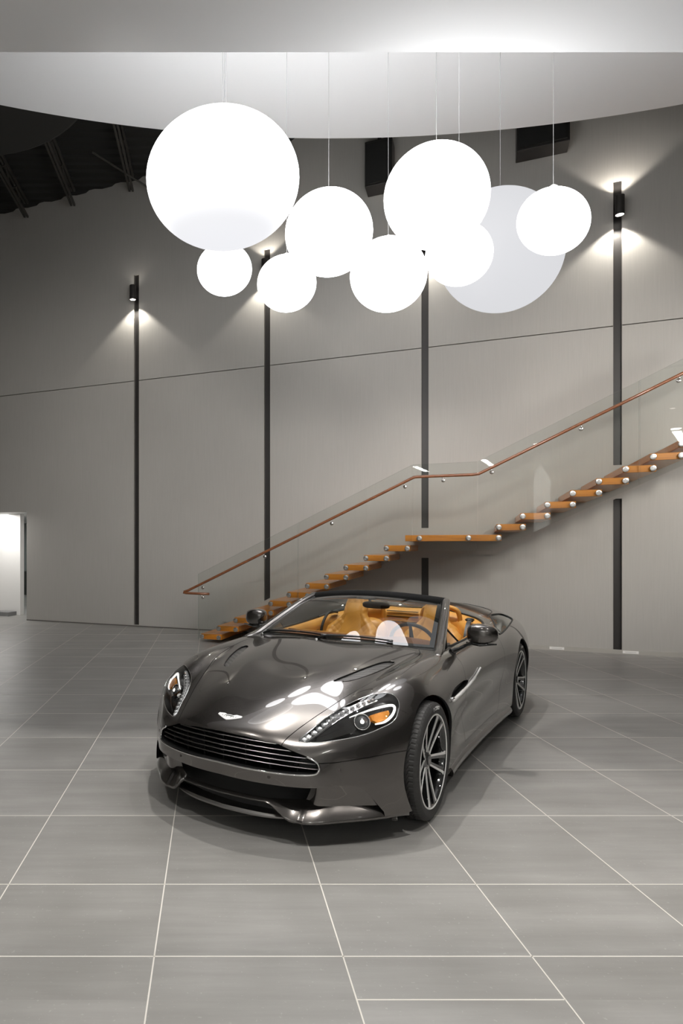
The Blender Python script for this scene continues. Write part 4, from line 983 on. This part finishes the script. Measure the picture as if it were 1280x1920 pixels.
# ---- wheels
M_tread = M_rubber
def wheel(cx_, s, yo, width, cz, tag_right):
    R = cz; hub = empty('wheel', (cx_, s*yo, cz)); hub.parent = car
    hub.rotation_euler = (0, 0, 0 if s > 0 else PI)      # local +y points outboard
    RR = .273
    # tyre
    bm = bmesh.new(); W = width
    prof = [(RR-.004, -.012, 0), (RR+.004, -.002, 0), (RR+.022, .003, 0), (R-.032, .002, 0), (R-.014, -.008, 0), (R-.005, -.020, 1), (R-.002, -.045, 1), (R-.0008, -.058, 2), (R-.008, -.060, 0), (R-.008, -.068, 0), (R-.0004, -.070, 2), (R-.0, -W*.42, 2), (R-.008, -W*.43, 0), (R-.008, -W*.46, 0), (R, -W*.47, 2), (R, -W*.56, 2), (R-.008, -W*.57, 0), (R-.008, -W*.60, 0), (R-.0004, -W*.61, 2), (R-.001, -W+.06, 2), (R-.005, -W+.02, 1), (R-.03, -W, 0), (RR, -W+.01, 0), (RR-.01, -W+.02, 0)]
    seg = 288; rings = []
    for r, y, kind in prof:
        ring = []
        for k in range(seg):
            rr = r
            if kind == 1 and (k % 4) == 0: rr -= .0035
            if kind == 2 and (k % 4) == 0: rr -= .004
            a = 2*PI*k/seg + (y*1.2 if kind == 2 else 0); ring.append(bm.verts.new((rr*math.cos(a), y, rr*math.sin(a))))
        rings.append(ring)
    for A, B in zip(rings[:-1], rings[1:]):
        for k in range(seg): bm.faces.new((A[k], A[(k+1) % seg], B[(k+1) % seg], B[k]))
    fix(bm); cobj('tyre', bm, M_rubber, True, hub, auto=25)
    MY = Matrix.Rotation(-PI/2, 4, 'X')      # lathe z -> +y
    bm = bmesh.new(); lathe(bm, [(RR+.001, -.014), (RR-.003, -.004), (RR-.010, -.006), (RR-.016, -.022), (RR-.022, -.06), (RR-.03, -W+.05), (RR-.01, -W+.015)], 96, MY); fix(bm); rim = cobj('rim', bm, M_gloss, True, hub)
    bm = bmesh.new(); lathe(bm, [(RR-.0005, -.006), (RR-.003, -.0015), (RR-.0075, -.0015), (RR-.010, -.006)], 96, MY); fix(bm); cobj('rim_lip', bm, M_machined, True, rim)
    # ten spokes in five pairs
    for k in range(5):
        a0 = math.radians(270+72*k)
        er = Vector((-math.cos(a0), 0, math.sin(a0))) ; et = Vector((math.sin(a0), 0, math.cos(a0))); ey = Vector((0, 1, 0))
        for j in (-1, 1):
            bm = bmesh.new(); rows = []; mrows = []
            for t in (0, .15, .35, .6, .8, .93, 1.0):
                r = .050+(RR-.012-.050)*t
                c = j*(.016+.030*t); w = .011+.005*t if t < .9 else .016+.012*(t-.9)*10*.6
                yy = -.040+.033*t**1.3
                def P(off, y): return er*math.sqrt(max(1e-6, r*r-(c+off)**2)) + et*(c+off) + ey*y
                rows.append([P(-w, yy-.004), P(w, yy-.004), P(w*1.25, yy-.045), P(-w*1.25, yy-.045)])
                m0, m1 = (w*.25, w*1.1) if j > 0 else (-w*1.1, -w*.25)
                mrows.append([P(m0, yy-.0035), P(m1, yy-.0055), P(m1, yy-.010), P(m0, yy-.0045)])
                mrows[-1] = [P(m0, yy-.002), P(m1, yy-.002), P(m1, yy-.008), P(m0, yy-.008)]
            vr = [[bm.verts.new(p) for p in q] for q in rows]
            for A, B in zip(vr[:-1], vr[1:]):
                for i in range(4): bm.faces.new((A[i], A[(i+1) % 4], B[(i+1) % 4], B[i]))
            bm.faces.new(vr[0]); bm.faces.new(vr[-1][::-1]); fix(bm); sp = cobj('spoke', bm, M_gloss, False, hub)
            bm = bmesh.new(); vr = [[bm.verts.new(p) for p in q] for q in mrows]
            for A, B in zip(vr[:-1], vr[1:]):
                for i in range(4): bm.faces.new((A[i], A[(i+1) % 4], B[(i+1) % 4], B[i]))
            bm.faces.new(vr[0]); bm.faces.new(vr[-1][::-1]); fix(bm); cobj('machined_face', bm, M_machined, False, rim)
    bm = bmesh.new(); lathe(bm, [(0, -.028), (.028, -.028), (.031, -.032), (.031, -.036), (.062, -.046), (.066, -.09), (0, -.09)], 40, MY)
    fix(bm); cobj('hub', bm, M_gloss, True, rim, auto=40)
    bm = bmesh.new()
    for k in range(5):
        a = math.radians(306+72*k); lathe(bm, [(0, 0), (.0075, 0), (.0085, -.004), (.0085, -.02), (0, -.02)], 6, Matrix.Translation((-.047*math.cos(a), -.036, .047*math.sin(a))) @ MY)
    fix(bm); cobj('wheel_nuts', bm, M_steel, False, rim)
    bm = bmesh.new(); lathe(bm, [(.09, -.115), (.195, -.115), (.197, -.118), (.197, -.142), (.09, -.142)], 64, MY, True); fix(bm); dk = cobj('brake_disc', bm, mat('brake_iron', (.22, .22, .22), .3, 1.0), True, hub, auto=40)
    bm = bmesh.new()
    for i in range(13):
        pass
    secs = []
    for i in range(13):
        a = math.radians(-38+76*i/12); 
        secs.append([bm.verts.new((r*math.cos(a), y, r*math.sin(a))) for r, y in ((.135, -.085), (.215, -.085), (.222, -.10), (.222, -.16), (.135, -.16))])
    for A, B in zip(secs[:-1], secs[1:]):
        for i in range(5): bm.faces.new((A[i], A[(i+1) % 5], B[(i+1) % 5], B[i]))
    bm.faces.new(secs[0]); bm.faces.new(secs[-1][::-1]); fix(bm); cobj('brake_caliper', bm, mat('caliper_grey', (.10, .10, .10), .3, .2), False, hub)
    # raised white sidewall letters
    cu = bpy.data.curves.new('letters', 'FONT'); cu.body = 'P ZERO'; cu.size = .030; cu.extrude = .0006; cu.offset = .0004; cu.space_character = 1.15
    to = bpy.data.objects.new('letters', cu); COL.objects.link(to); bpy.context.view_layer.update()
    me = bpy.data.meshes.new_from_object(to.evaluated_get(bpy.context.evaluated_depsgraph_get())); bpy.data.objects.remove(to)
    for start in (96,):
        m2 = me.copy()
        for v in m2.vertices:
            x, y, z = v.co; r = .298+y; a = math.radians(start)-x/.305
            v.co = (-r*math.cos(a), .0042+z, r*math.sin(a))
        m2.materials.clear(); m2.materials.append(mat('tyre_letter_white', (.75, .75, .73), .5))
        lo = bpy.data.objects.new('sidewall_lettering', m2); COL.objects.link(lo); lo.parent = hub
    return hub
for s in (1, -1):
    wheel(0, s, .928, .255, .343, s > 0); wheel(-2.74, s, .940, .300, .346, s > 0)

# ---- windscreen, header, pillars
def wb(t):   # base curve, t = y/.70
    return Vector((-.61-.150*t*t, .705*t, .905-.018*t*t))
def wt(t):
    return Vector((-1.385-.105*t*t, .555*t, 1.190-.040*t*t))
def ws(t, v, d=0):
    p = wb(t).lerp(wt(t), v); n = Vector((.36, .25*t, .80)).normalized()
    return p + n*(.095*max(0, v)*(1-max(0, v)**4)*(1-.55*t*t)+d)
def loft(bm, rows, closed=True, caps=True):
    vr = [[bm.verts.new(p) for p in q] for q in rows]; n = len(vr[0])
    for A, B in zip(vr[:-1], vr[1:]):
        for i in range(n if closed else n-1): bm.faces.new((A[i], A[(i+1) % n], B[(i+1) % n], B[i]))
    if caps and closed: bm.faces.new(vr[0]); bm.faces.new(vr[-1][::-1])
bm = bmesh.new(); nt, nv = 40, 16
g0 = [[bm.verts.new(ws(-1+2*i/nt, j/nv)) for j in range(nv+1)] for i in range(nt+1)]
g1 = [[bm.verts.new(ws(-1+2*i/nt, j/nv, -.005)) for j in range(nv+1)] for i in range(nt+1)]
for i in range(nt):
    for j in range(nv):
        bm.faces.new((g0[i][j], g0[i+1][j], g0[i+1][j+1], g0[i][j+1])); bm.faces.new((g1[i][j], g1[i][j+1], g1[i+1][j+1], g1[i+1][j]))
fix(bm); screen = cobj('windscreen', bm, M_autoglass)
bm = bmesh.new()     # black ceramic border
def band(bm, f, n=40):
    vs = [[bm.verts.new(p) for p in f(i/n)] for i in range(n+1)]
    for A, B in zip(vs[:-1], vs[1:]):
        for k in range(len(A)-1): bm.faces.new((A[k], B[k], B[k+1], A[k+1]))
band(bm, lambda t: [ws(-1+2*t, v, -.007) for v in (-.03, .02, .055)])
band(bm, lambda t: [ws(-1+2*t, v, -.007) for v in (.955, 1.0)])
for s in (1, -1): band(bm, lambda v: [ws(s*t, v, -.007) for t in (.955, .98, 1.0)])
fix(bm); cobj('windscreen_border', bm, M_blk, True, screen)
bm = bmesh.new(); rows = []      # cowl panel between hood and glass
for i in range(41):
    t = -1+2*i/40; b = wb(t); rows.append([bm.verts.new(b+Vector((.055, .01*t, -.022))), bm.verts.new(b+Vector((.03, 0, -.012))), bm.verts.new(b+Vector((-.01, 0, -.006)))])
for A, B in zip(rows[:-1], rows[1:]):
    for k in range(2): bm.faces.new((A[k], A[k+1], B[k+1], B[k]))
fix(bm); cobj('cowl_trim', bm, M_blk)
bm = bmesh.new(); rows = []
for i in range(41):
    t = -1.06+2.12*i/40; c = wt(t); 
    sec = [(.040, -.022), (.036, .006), (.006, .030), (-.035, .034), (-.066, .018), (-.070, -.012), (-.03, -.030), (.014, -.032)]
    rows.append([c+Vector((a, .15*t*a, b)) for a, b in sec])
loft(bm, rows); fix(bm); cobj('windscreen_header', bm, mat('matte_black_header', (.008, .008, .008), .75, 0, Specular_IOR_Level=.15), True, auto=60)
for s in (1, -1):
    bm = bmesh.new(); rows = []
    P0 = [Vector(p) for p in catmull([(-.60, .765, .845), (-.76, .742, .878), (-.98, .700, .962), (-1.25, .642, 1.072), (-1.47, .592, 1.146), (-1.535, .578, 1.150)], 6)]
    for i, p in enumerate(P0):
        f_ = i/(len(P0)-1); wv = .036-.002*f_; h_ = .028
        tdir = (P0[min(i+1, len(P0)-1)]-P0[max(i-1, 0)]).normalized(); u = Vector((.15, 1, .25)); u = (u-tdir*u.dot(tdir)).normalized(); n = tdir.cross(u)
        if n.z < 0: n = -n
        sc = 1.0 if 2 < i else .5+.2*i
        rows.append([p+(u*math.cos(a)*wv*(1.0)+n*math.sin(a)*h_*sc) for a in [2*PI*k/14 for k in range(14)]])
    for r in rows:
        for k in range(len(r)): r[k] = Vector((r[k].x, r[k].y*s, r[k].z))
    loft(bm, rows); fix(bm); cobj('windscreen_pillar', bm, M_paint, True)
    # black seal beside the pillar (inner edge)
    bm = bmesh.new(); tube(bm, [Vector((p.x-.012, (p.y-.03)*s, p.z-.004)) for p in P0[4:]], .015, 8); fix(bm); cobj('pillar_seal', bm, M_blk)
    # quarterlight: small fixed triangle of glass with frame behind the pillar
    tri = [Vector(p) for p in ((-.90, .752, .868), (-1.225, .757, .872), (-1.02, .712, 1.0))]
    tri = [Vector((p.x, p.y*s, p.z)) for p in tri]
    bm = bmesh.new(); bm.faces.new([bm.verts.new(p) for p in tri]); ql = cobj('quarterlight', bm, M_autoglass, False)
    bm = bmesh.new(); tube(bm, tri, .008, 8, False, True); fix(bm); cobj('quarterlight_frame', bm, M_blk, True, ql)
    bm = bmesh.new()
    ln = [(x, y*s) for x, y in COCK if -2.05 < x < -.86]
    tube(bm, [top(x, (abs(y)+.018)*(1 if s > 0 else -1), -.002) for x, y in [(x, abs(y)) for x, y in ln]] if False else [top(x, s*(abs(y)+.014), .0) for x, y in ln], .009, 8); fix(bm); cobj('waist_seal', bm, M_blk)
# wipers
for (t0, t1, nm) in ((-.93, -.10, 'a'), (-.16, .60, 'b')):
    root_ = None
    bm = bmesh.new(); pts = [ws(t0+(t1-t0)*k/12, .035+.02*math.sin(PI*k/12), .012) for k in range(13)]
    tube(bm, pts, .006, 6); fix(bm); w_ = cobj('wiper', bm, M_blk)
    bm = bmesh.new(); q = [ws(t0+(t1-t0)*k/8, .0+.05*k/8, .026) for k in range(6)]; q[0] = ws(t0, -.05, .012); tube(bm, q, [.009, .008, .007, .006, .006, .005], 8); fix(bm); cobj('wiper_arm', bm, M_blk, True, w_)
    bm = bmesh.new(); p = ws(t1, .03, .016); tube(bm, [p-Vector((0, .03, 0)), p+Vector((0, .012, -.004))], [.008, .011], 8); fix(bm); cobj('wiper_cap', bm, mat('wiper_cap_grey', (.3, .3, .31), .3, .5), True, w_)
    bm = bmesh.new(); p = ws(t0, -.05, .004); lathe(bm, [(0, .016), (.012, .014), (.017, .004), (.017, -.01), (0, -.01)], 20, Matrix.Translation(p)); fix(bm); cobj('wiper_pivot', bm, M_steel, True, w_)

# ---- door mirrors
def rbox(cx, cy, cz, sx, sy, sz, seg=3, taper=None):
    bm = bmesh.new(); bmesh.ops.create_cube(bm, size=1)
    bmesh.ops.subdivide_edges(bm, edges=bm.edges[:], cuts=5, use_grid_fill=True)
    for v in bm.verts:
        p = v.co*2; l = max(abs(p.x), abs(p.y), abs(p.z)); k = 3.2
        n = (abs(p.x)**k+abs(p.y)**k+abs(p.z)**k)**(1/k); p = p*(l/n)
        if taper: p = taper(p)
        v.co = Vector((cx+p.x*sx/2, cy+p.y*sy/2, cz+p.z*sz/2))
    return bm
for s in (1, -1):
    def tp(p):
        q = p.copy()
        q.z *= (1.0-.18*max(0, p.y*s)) ; q.x = q.x*(1-.35*max(0, p.y*s)**2) - .25*max(0, p.y*s)
        if q.x < -.55: q.x = -.55
        return q
    bm = rbox(-1.075, s*.958, .968, .15, .208, .145, taper=tp); mo = cobj('door_mirror', bm, M_paint, True, auto=50)
    bm = rbox(-1.112, s*.958, .968, .03, .18, .115); cobj('mirror_glass', bm, M_chrome, True, mo)
    bm = bmesh.new(); tube(bm, [(-1.02, s*.86, .905), (-1.02, s*.95, .896), (-1.05, s*1.06, .905)], [.008, .012, .006], 8)
    fix(bm); cobj('mirror_base', bm, M_gloss, True, mo)
    bm = bmesh.new(); tube(bm, catmull([(-.84, s*.80, .858), (-.90, s*.835, .872), (-.98, s*.868, .892), (-1.04, s*.91, .905)], 4), [.020]*4+[.016]*4+[.013]*5, 10); fix(bm); cobj('mirror_arm', bm, M_gloss, True, mo)

# ---- interior
bm = bmesh.new(); box(bm, -2.3, -.7, -.72, .72, .20, .23); fix(bm); cobj('cabin_floor', bm, M_blk, False)
bm = bmesh.new(); rows = []
for k in range(31):
    y = -.715+1.43*k/30; b = wb(y/.705); e = abs(y/.715)
    hump = .018*math.exp(-((y-.38)/.16)**2)
    rows.append([b+Vector((-.02, 0, -.02)), b+Vector((-.15, 0, -.012)), Vector((-.98, y, .892+hump)), Vector((-1.13, y, .876+hump)), Vector((-1.17, y, .840)), Vector((-1.15, y, .74)), Vector((-1.02, y, .62)), Vector((-.95, y, .45))])
loft(bm, rows, False); fix(bm); db = cobj('dashboard', bm, M_dash, True)
bm = bmesh.new(); tube(bm, [(-1.155, y/30, .870) for y in range(-20, 7)], .012, 8); fix(bm); cobj('dash_piping', bm, M_tan, True, db)
bm = bmesh.new(); tube(bm, catmull([(-.80, .62, .868), (-.95, .66, .872), (-1.1, .68, .868)], 4), .008, 6); fix(bm); cobj('dash_edge_trim', bm, M_tan, True, db)
# centre console
bm = rbox(-1.50, 0, .47, .95, .24, .30); cobj('centre_console', bm, M_tan)
bm = rbox(-1.05, 0, .64, .12, .26, .34); cobj('centre_stack', bm, M_gloss)
def seat(yc):
    root = empty('seat', (0, yc, 0)); root.parent = car
    # backrest with wings and built-in headrest
    bm = bmesh.new(); rows = []
    nv_, nu = 22, 16
    for j in range(nv_+1):
        v = j/nv_; z = .42+.70*v; xc = -1.70-.34*v**1.05
        if v < .60: w = .245+.02*math.sin(PI*v/.6)
        elif v < .76: w = .25-.135*((v-.60)/.16)**.8
        else: w = .115-.035*((v-.76)/.24)**3
        bol = .095*(1-max(0, (v-.45)/.3)) if v < .75 else .018*(1-(v-.75)/.25)
        if v > .45: bol = max(bol, .016)
        fr = []; bk = []
        for i in range(nu+1):
            u = -1+2*i/nu; au = abs(u)
            bx = bol*(1/(1+math.exp(-(au-.66)*16)))*(1-max(0, au-.9)*3) + .02*(1-au**2)*(1 if v > .74 else .0)
            edge = math.sqrt(max(0, 1-au**6))
            fr.append(Vector((xc+bx+.05*edge, w*u, z))); bk.append(Vector((xc-.045*edge-.01, w*u*.97, z-.01)))
        rows.append(fr+bk[::-1])
    topc = rows[-1]; cz = 1.125
    rows.append([Vector((-2.04+(p.x+2.04)*.6, p.y*.8, 1.135)) for p in topc]); rows.append([Vector((-2.045+(p.x+2.045)*.15, p.y*.4, 1.143)) for p in topc])
    loft(bm, rows); fix(bm); o = cobj('backrest', bm, M_quilt, True, root)
    bm = bmesh.new(); rows = []       # smooth centre band and headrest pad
    for j in range(15):
        v = j/14; z = .46+.60*v; xc = -1.645-.345*(z-.42)/.70 + .012
        w = .125 if z < .74 else .125-.045*min(1, (z-.74)/.16)
        bul = .010+.026*math.exp(-((z-1.0)/.07)**2)
        rows.append([Vector((xc+bul*(1-(u)**4)-.006, w*u, z)) for u in [-1+2*i/10 for i in range(11)]])
    loft(bm, rows, False); fix(bm); cobj('backrest_centre', bm, M_tan, True, root)
    bm = rbox(-1.50, 0, .42, .52, .50, .17); cobj('seat_cushion', bm, M_quilt, True, root)
    for q in (1, -1):
        bm = rbox(-1.50, q*.215, .46, .50, .09, .15); cobj('seat_bolster', bm, M_tan, True, root)
    bm = bmesh.new(); tube(bm, [(-1.985, .05*q, 1.035) for q in (-.9, -.5, 0, .5, .9)], .006, 6); fix(bm); cobj('headrest_badge', bm, mat('stitch_brown', (.25, .11, .03), .6), True, root)
    return root
seat(-.375); seat(.375)
for yc, sgn in ((-.375, -1), (.375, 1)):
    bm = bmesh.new(); pts = catmull([(-2.13, yc+sgn*.25, .925), (-2.03, yc+sgn*.265, .945), (-1.92, yc+sgn*.272, .915), (-1.82, yc+sgn*.275, .80), (-1.76, yc+sgn*.275, .60)], 6)
    rows = []
    for p in pts: rows.append([p+Vector((0, -.006, .0)), p+Vector((0, .028*sgn, 0))+Vector((0, 0, .0)), p+Vector((.01, .028*sgn, .012)), p+Vector((.01, -.006, .012))])
    loft(bm, rows); fix(bm); cobj('seat_belt', bm, M_blk, False)
    bm = bmesh.new(); bmesh.ops.create_icosphere(bm, subdivisions=2, radius=1, matrix=Matrix.Translation((-2.06, yc+sgn*.265, .955)) @ Matrix.Diagonal((.05, .04, .018, 1))); cobj('belt_guide', bm, M_blk, True)
# door cards, rear bulkhead, surround
for s in (1, -1):
    bm = bmesh.new(); rows = []
    for k in range(25):
        x = -.88-1.2*k/24; zt = top(x, s*.79).z
        rows.append([Vector((x, s*.756, zt-.004)), Vector((x, s*.735, zt-.004)), Vector((x, s*.705, zt-.02)), Vector((x, s*.695, zt-.07)), Vector((x, s*.715, zt-.16)), Vector((x, s*.66, zt-.24)), Vector((x, s*.66, zt-.30)), Vector((x, s*.72, zt-.36)), Vector((x, s*.72, .24))])
    loft(bm, rows, False); fix(bm); dc = cobj('door_card', bm, M_tan, True)
    bm = bmesh.new(); tube(bm, catmull([(-1.0, s*.700, .76), (-1.4, s*.690, .74), (-1.8, s*.690, .80)], 6), .004, 6); fix(bm); cobj('door_stitching', bm, mat('stitch_brown', (0, 0, 0)), True, dc)
    bm = bmesh.new(); tube(bm, [(-1.1, s*.685, .70), (-1.15, s*.665, .70), (-1.28, s*.665, .705), (-1.33, s*.685, .705)], .008, 8); fix(bm); cobj('door_pull', bm, M_chrome, True, dc)
CI = [(-1.93, .752), (-2.05, .748), (-2.16, .725), (-2.25, .675), (-2.31, .60), (-2.345, .46), (-2.358, .25), (-2.36, 0)]
def ring_pts():
    full = [(x, y) for x, y in CI]; full = full + [(x, -y) for x, y in full[:-1][::-1]]
    return [(p.x, p.y) for p in catmull([(x, y, 0) for x, y in full], 4)]
bm = bmesh.new(); rows = []
rp_ = ring_pts(); n_ = len(rp_)
for i, (x, y) in enumerate(rp_):
    e = 1-abs(2*i/(n_-1)-1)        # 0 at ends, 1 at the rear centre
    d = Vector((-1.75-x, -y*.9, 0)).normalized(); w = .03+.13*min(1, e*3.2)
    t0 = top(x, y if abs(y) < .76 else math.copysign(.76, y), 0)
    p0 = Vector((x, y, t0.z-.012)); p1 = p0+d*w*.35+Vector((0, 0, .004)); p2 = p0+d*w+Vector((0, 0, -.012)); p3 = p0+d*(w+.02)+Vector((0, 0, -.06)); p4 = p0+d*(w+.03); p4.z = .62; p5 = p4.copy(); p5.z = .3
    rows.append([p0, p1, p2, p3, p4, p5])
loft(bm, rows, False); fix(bm); cobj('cockpit_surround', bm, M_tan, True)
bm = bmesh.new(); tube(bm, [top(x, y if abs(y) < .76 else math.copysign(.76, y), .0)+Vector((0, 0, -.003)) for x, y in rp_], .010, 8); fix(bm); cobj('hood_seal', bm, M_blk)
for s in (1, -1):
    bm = rbox(-2.12, s*.34, .70, .20, .42, .42); cobj('rear_seat', bm, M_tan)
    bm = bmesh.new(); tube(bm, catmull([(-2.20, s*.18, .80), (-2.19, s*.19, .98), (-2.18, s*.24, 1.035), (-2.18, s*.36, 1.05), (-2.18, s*.48, 1.03), (-2.19, s*.52, .97), (-2.20, s*.53, .80)], 5), .022, 10); fix(bm); cobj('roll_hoop', bm, M_tan)
bm = bmesh.new()
for z in (.88, .93, .98): box(bm, -2.19, -2.175, -.15, .15, z-.003, z+.003)
fix(bm); cobj('wind_deflector_rails', bm, M_blk, False)
# tonneau lines on the rear deck
bm = bmesh.new(); tube(bm, [top(x, y, .0005) for x, y in catmull([(-2.42, .70), (-2.62, .66), (-2.95, .60), (-3.25, .50)] and [(-2.42, .705, 0), (-2.7, .675, 0), (-3.0, .63, 0), (-3.25, .52, 0), (-3.33, .30, 0), (-3.35, 0, 0), (-3.33, -.30, 0), (-3.25, -.52, 0), (-3.0, -.63, 0), (-2.7, -.675, 0), (-2.42, -.705, 0)], 5) for x, y in [(x, y)]] if False else [top(p.x, p.y, .0005) for p in catmull([(-2.42, .705, 0), (-2.7, .675, 0), (-3.0, .63, 0), (-3.25, .52, 0), (-3.33, .30, 0), (-3.35, 0, 0), (-3.33, -.30, 0), (-3.25, -.52, 0), (-3.0, -.63, 0), (-2.7, -.675, 0), (-2.42, -.705, 0)], 5)], .003, 6); fix(bm); cobj('tonneau_seam', bm, M_blk)
# steering wheel
c = Vector((-1.33, .375, .815)); ax = Vector((-.90, 0, .42)).normalized(); q = ax.to_track_quat('Z', 'X').to_matrix().to_4x4(); Mx = Matrix.Translation(c) @ q
bm = bmesh.new(); tube(bm, [Mx @ Vector((.18*math.cos(a), .18*math.sin(a), 0)) for a in [2*PI*k/40 for k in range(40)]], .015, 10, False, True); fix(bm); sw = cobj('steering_wheel', bm, mat('dark_leather', (.03, .028, .026), .5))
bm = bmesh.new()
for a in (0, PI, -PI/2): tube(bm, [Mx @ Vector((0, 0, -.02)), Mx @ Vector((.17*math.cos(a+PI/2), .17*math.sin(a+PI/2), 0))], [.022, .012], 8)
lathe(bm, [(0, .012), (.045, .008), (.06, -.01), (.05, -.06), (0, -.06)], 24, Mx); tube(bm, [c-ax*.05, c-ax*.25], .03, 10)
fix(bm); cobj('steering_hub', bm, mat('dark_leather', (0, 0, 0)), True, sw)
# rear-view mirror
bm = rbox(-1.315, .07, 1.112, .035, .235, .062); rv = cobj('rear_view_mirror', bm, M_blk)
bm = bmesh.new(); tube(bm, [(-1.32, .02, 1.13), (-1.34, .0, 1.175)], .012, 8); lathe(bm, [(0, .01), (.05, .005), (.055, -.012), (0, -.012)], 20, Matrix.Translation((-1.35, -.03, 1.168)) @ Matrix.Diagonal((1, 1.6, 1, 1))); fix(bm); cobj('mirror_mount', bm, M_blk, True, rv)
# sun visor edge / header lining in tan
bm = bmesh.new(); rows = []
for i in range(31):
    t = -.9+1.8*i/30; p = wt(t)+Vector((-.03, 0, -.03)); rows.append([p, p+Vector((-.04, 0, -.004)), p+Vector((-.035, 0, -.014)), p+Vector((0, 0, -.012))])
loft(bm, rows); fix(bm); cobj('header_lining', bm, M_tan)
bpy.context.view_layer.update()
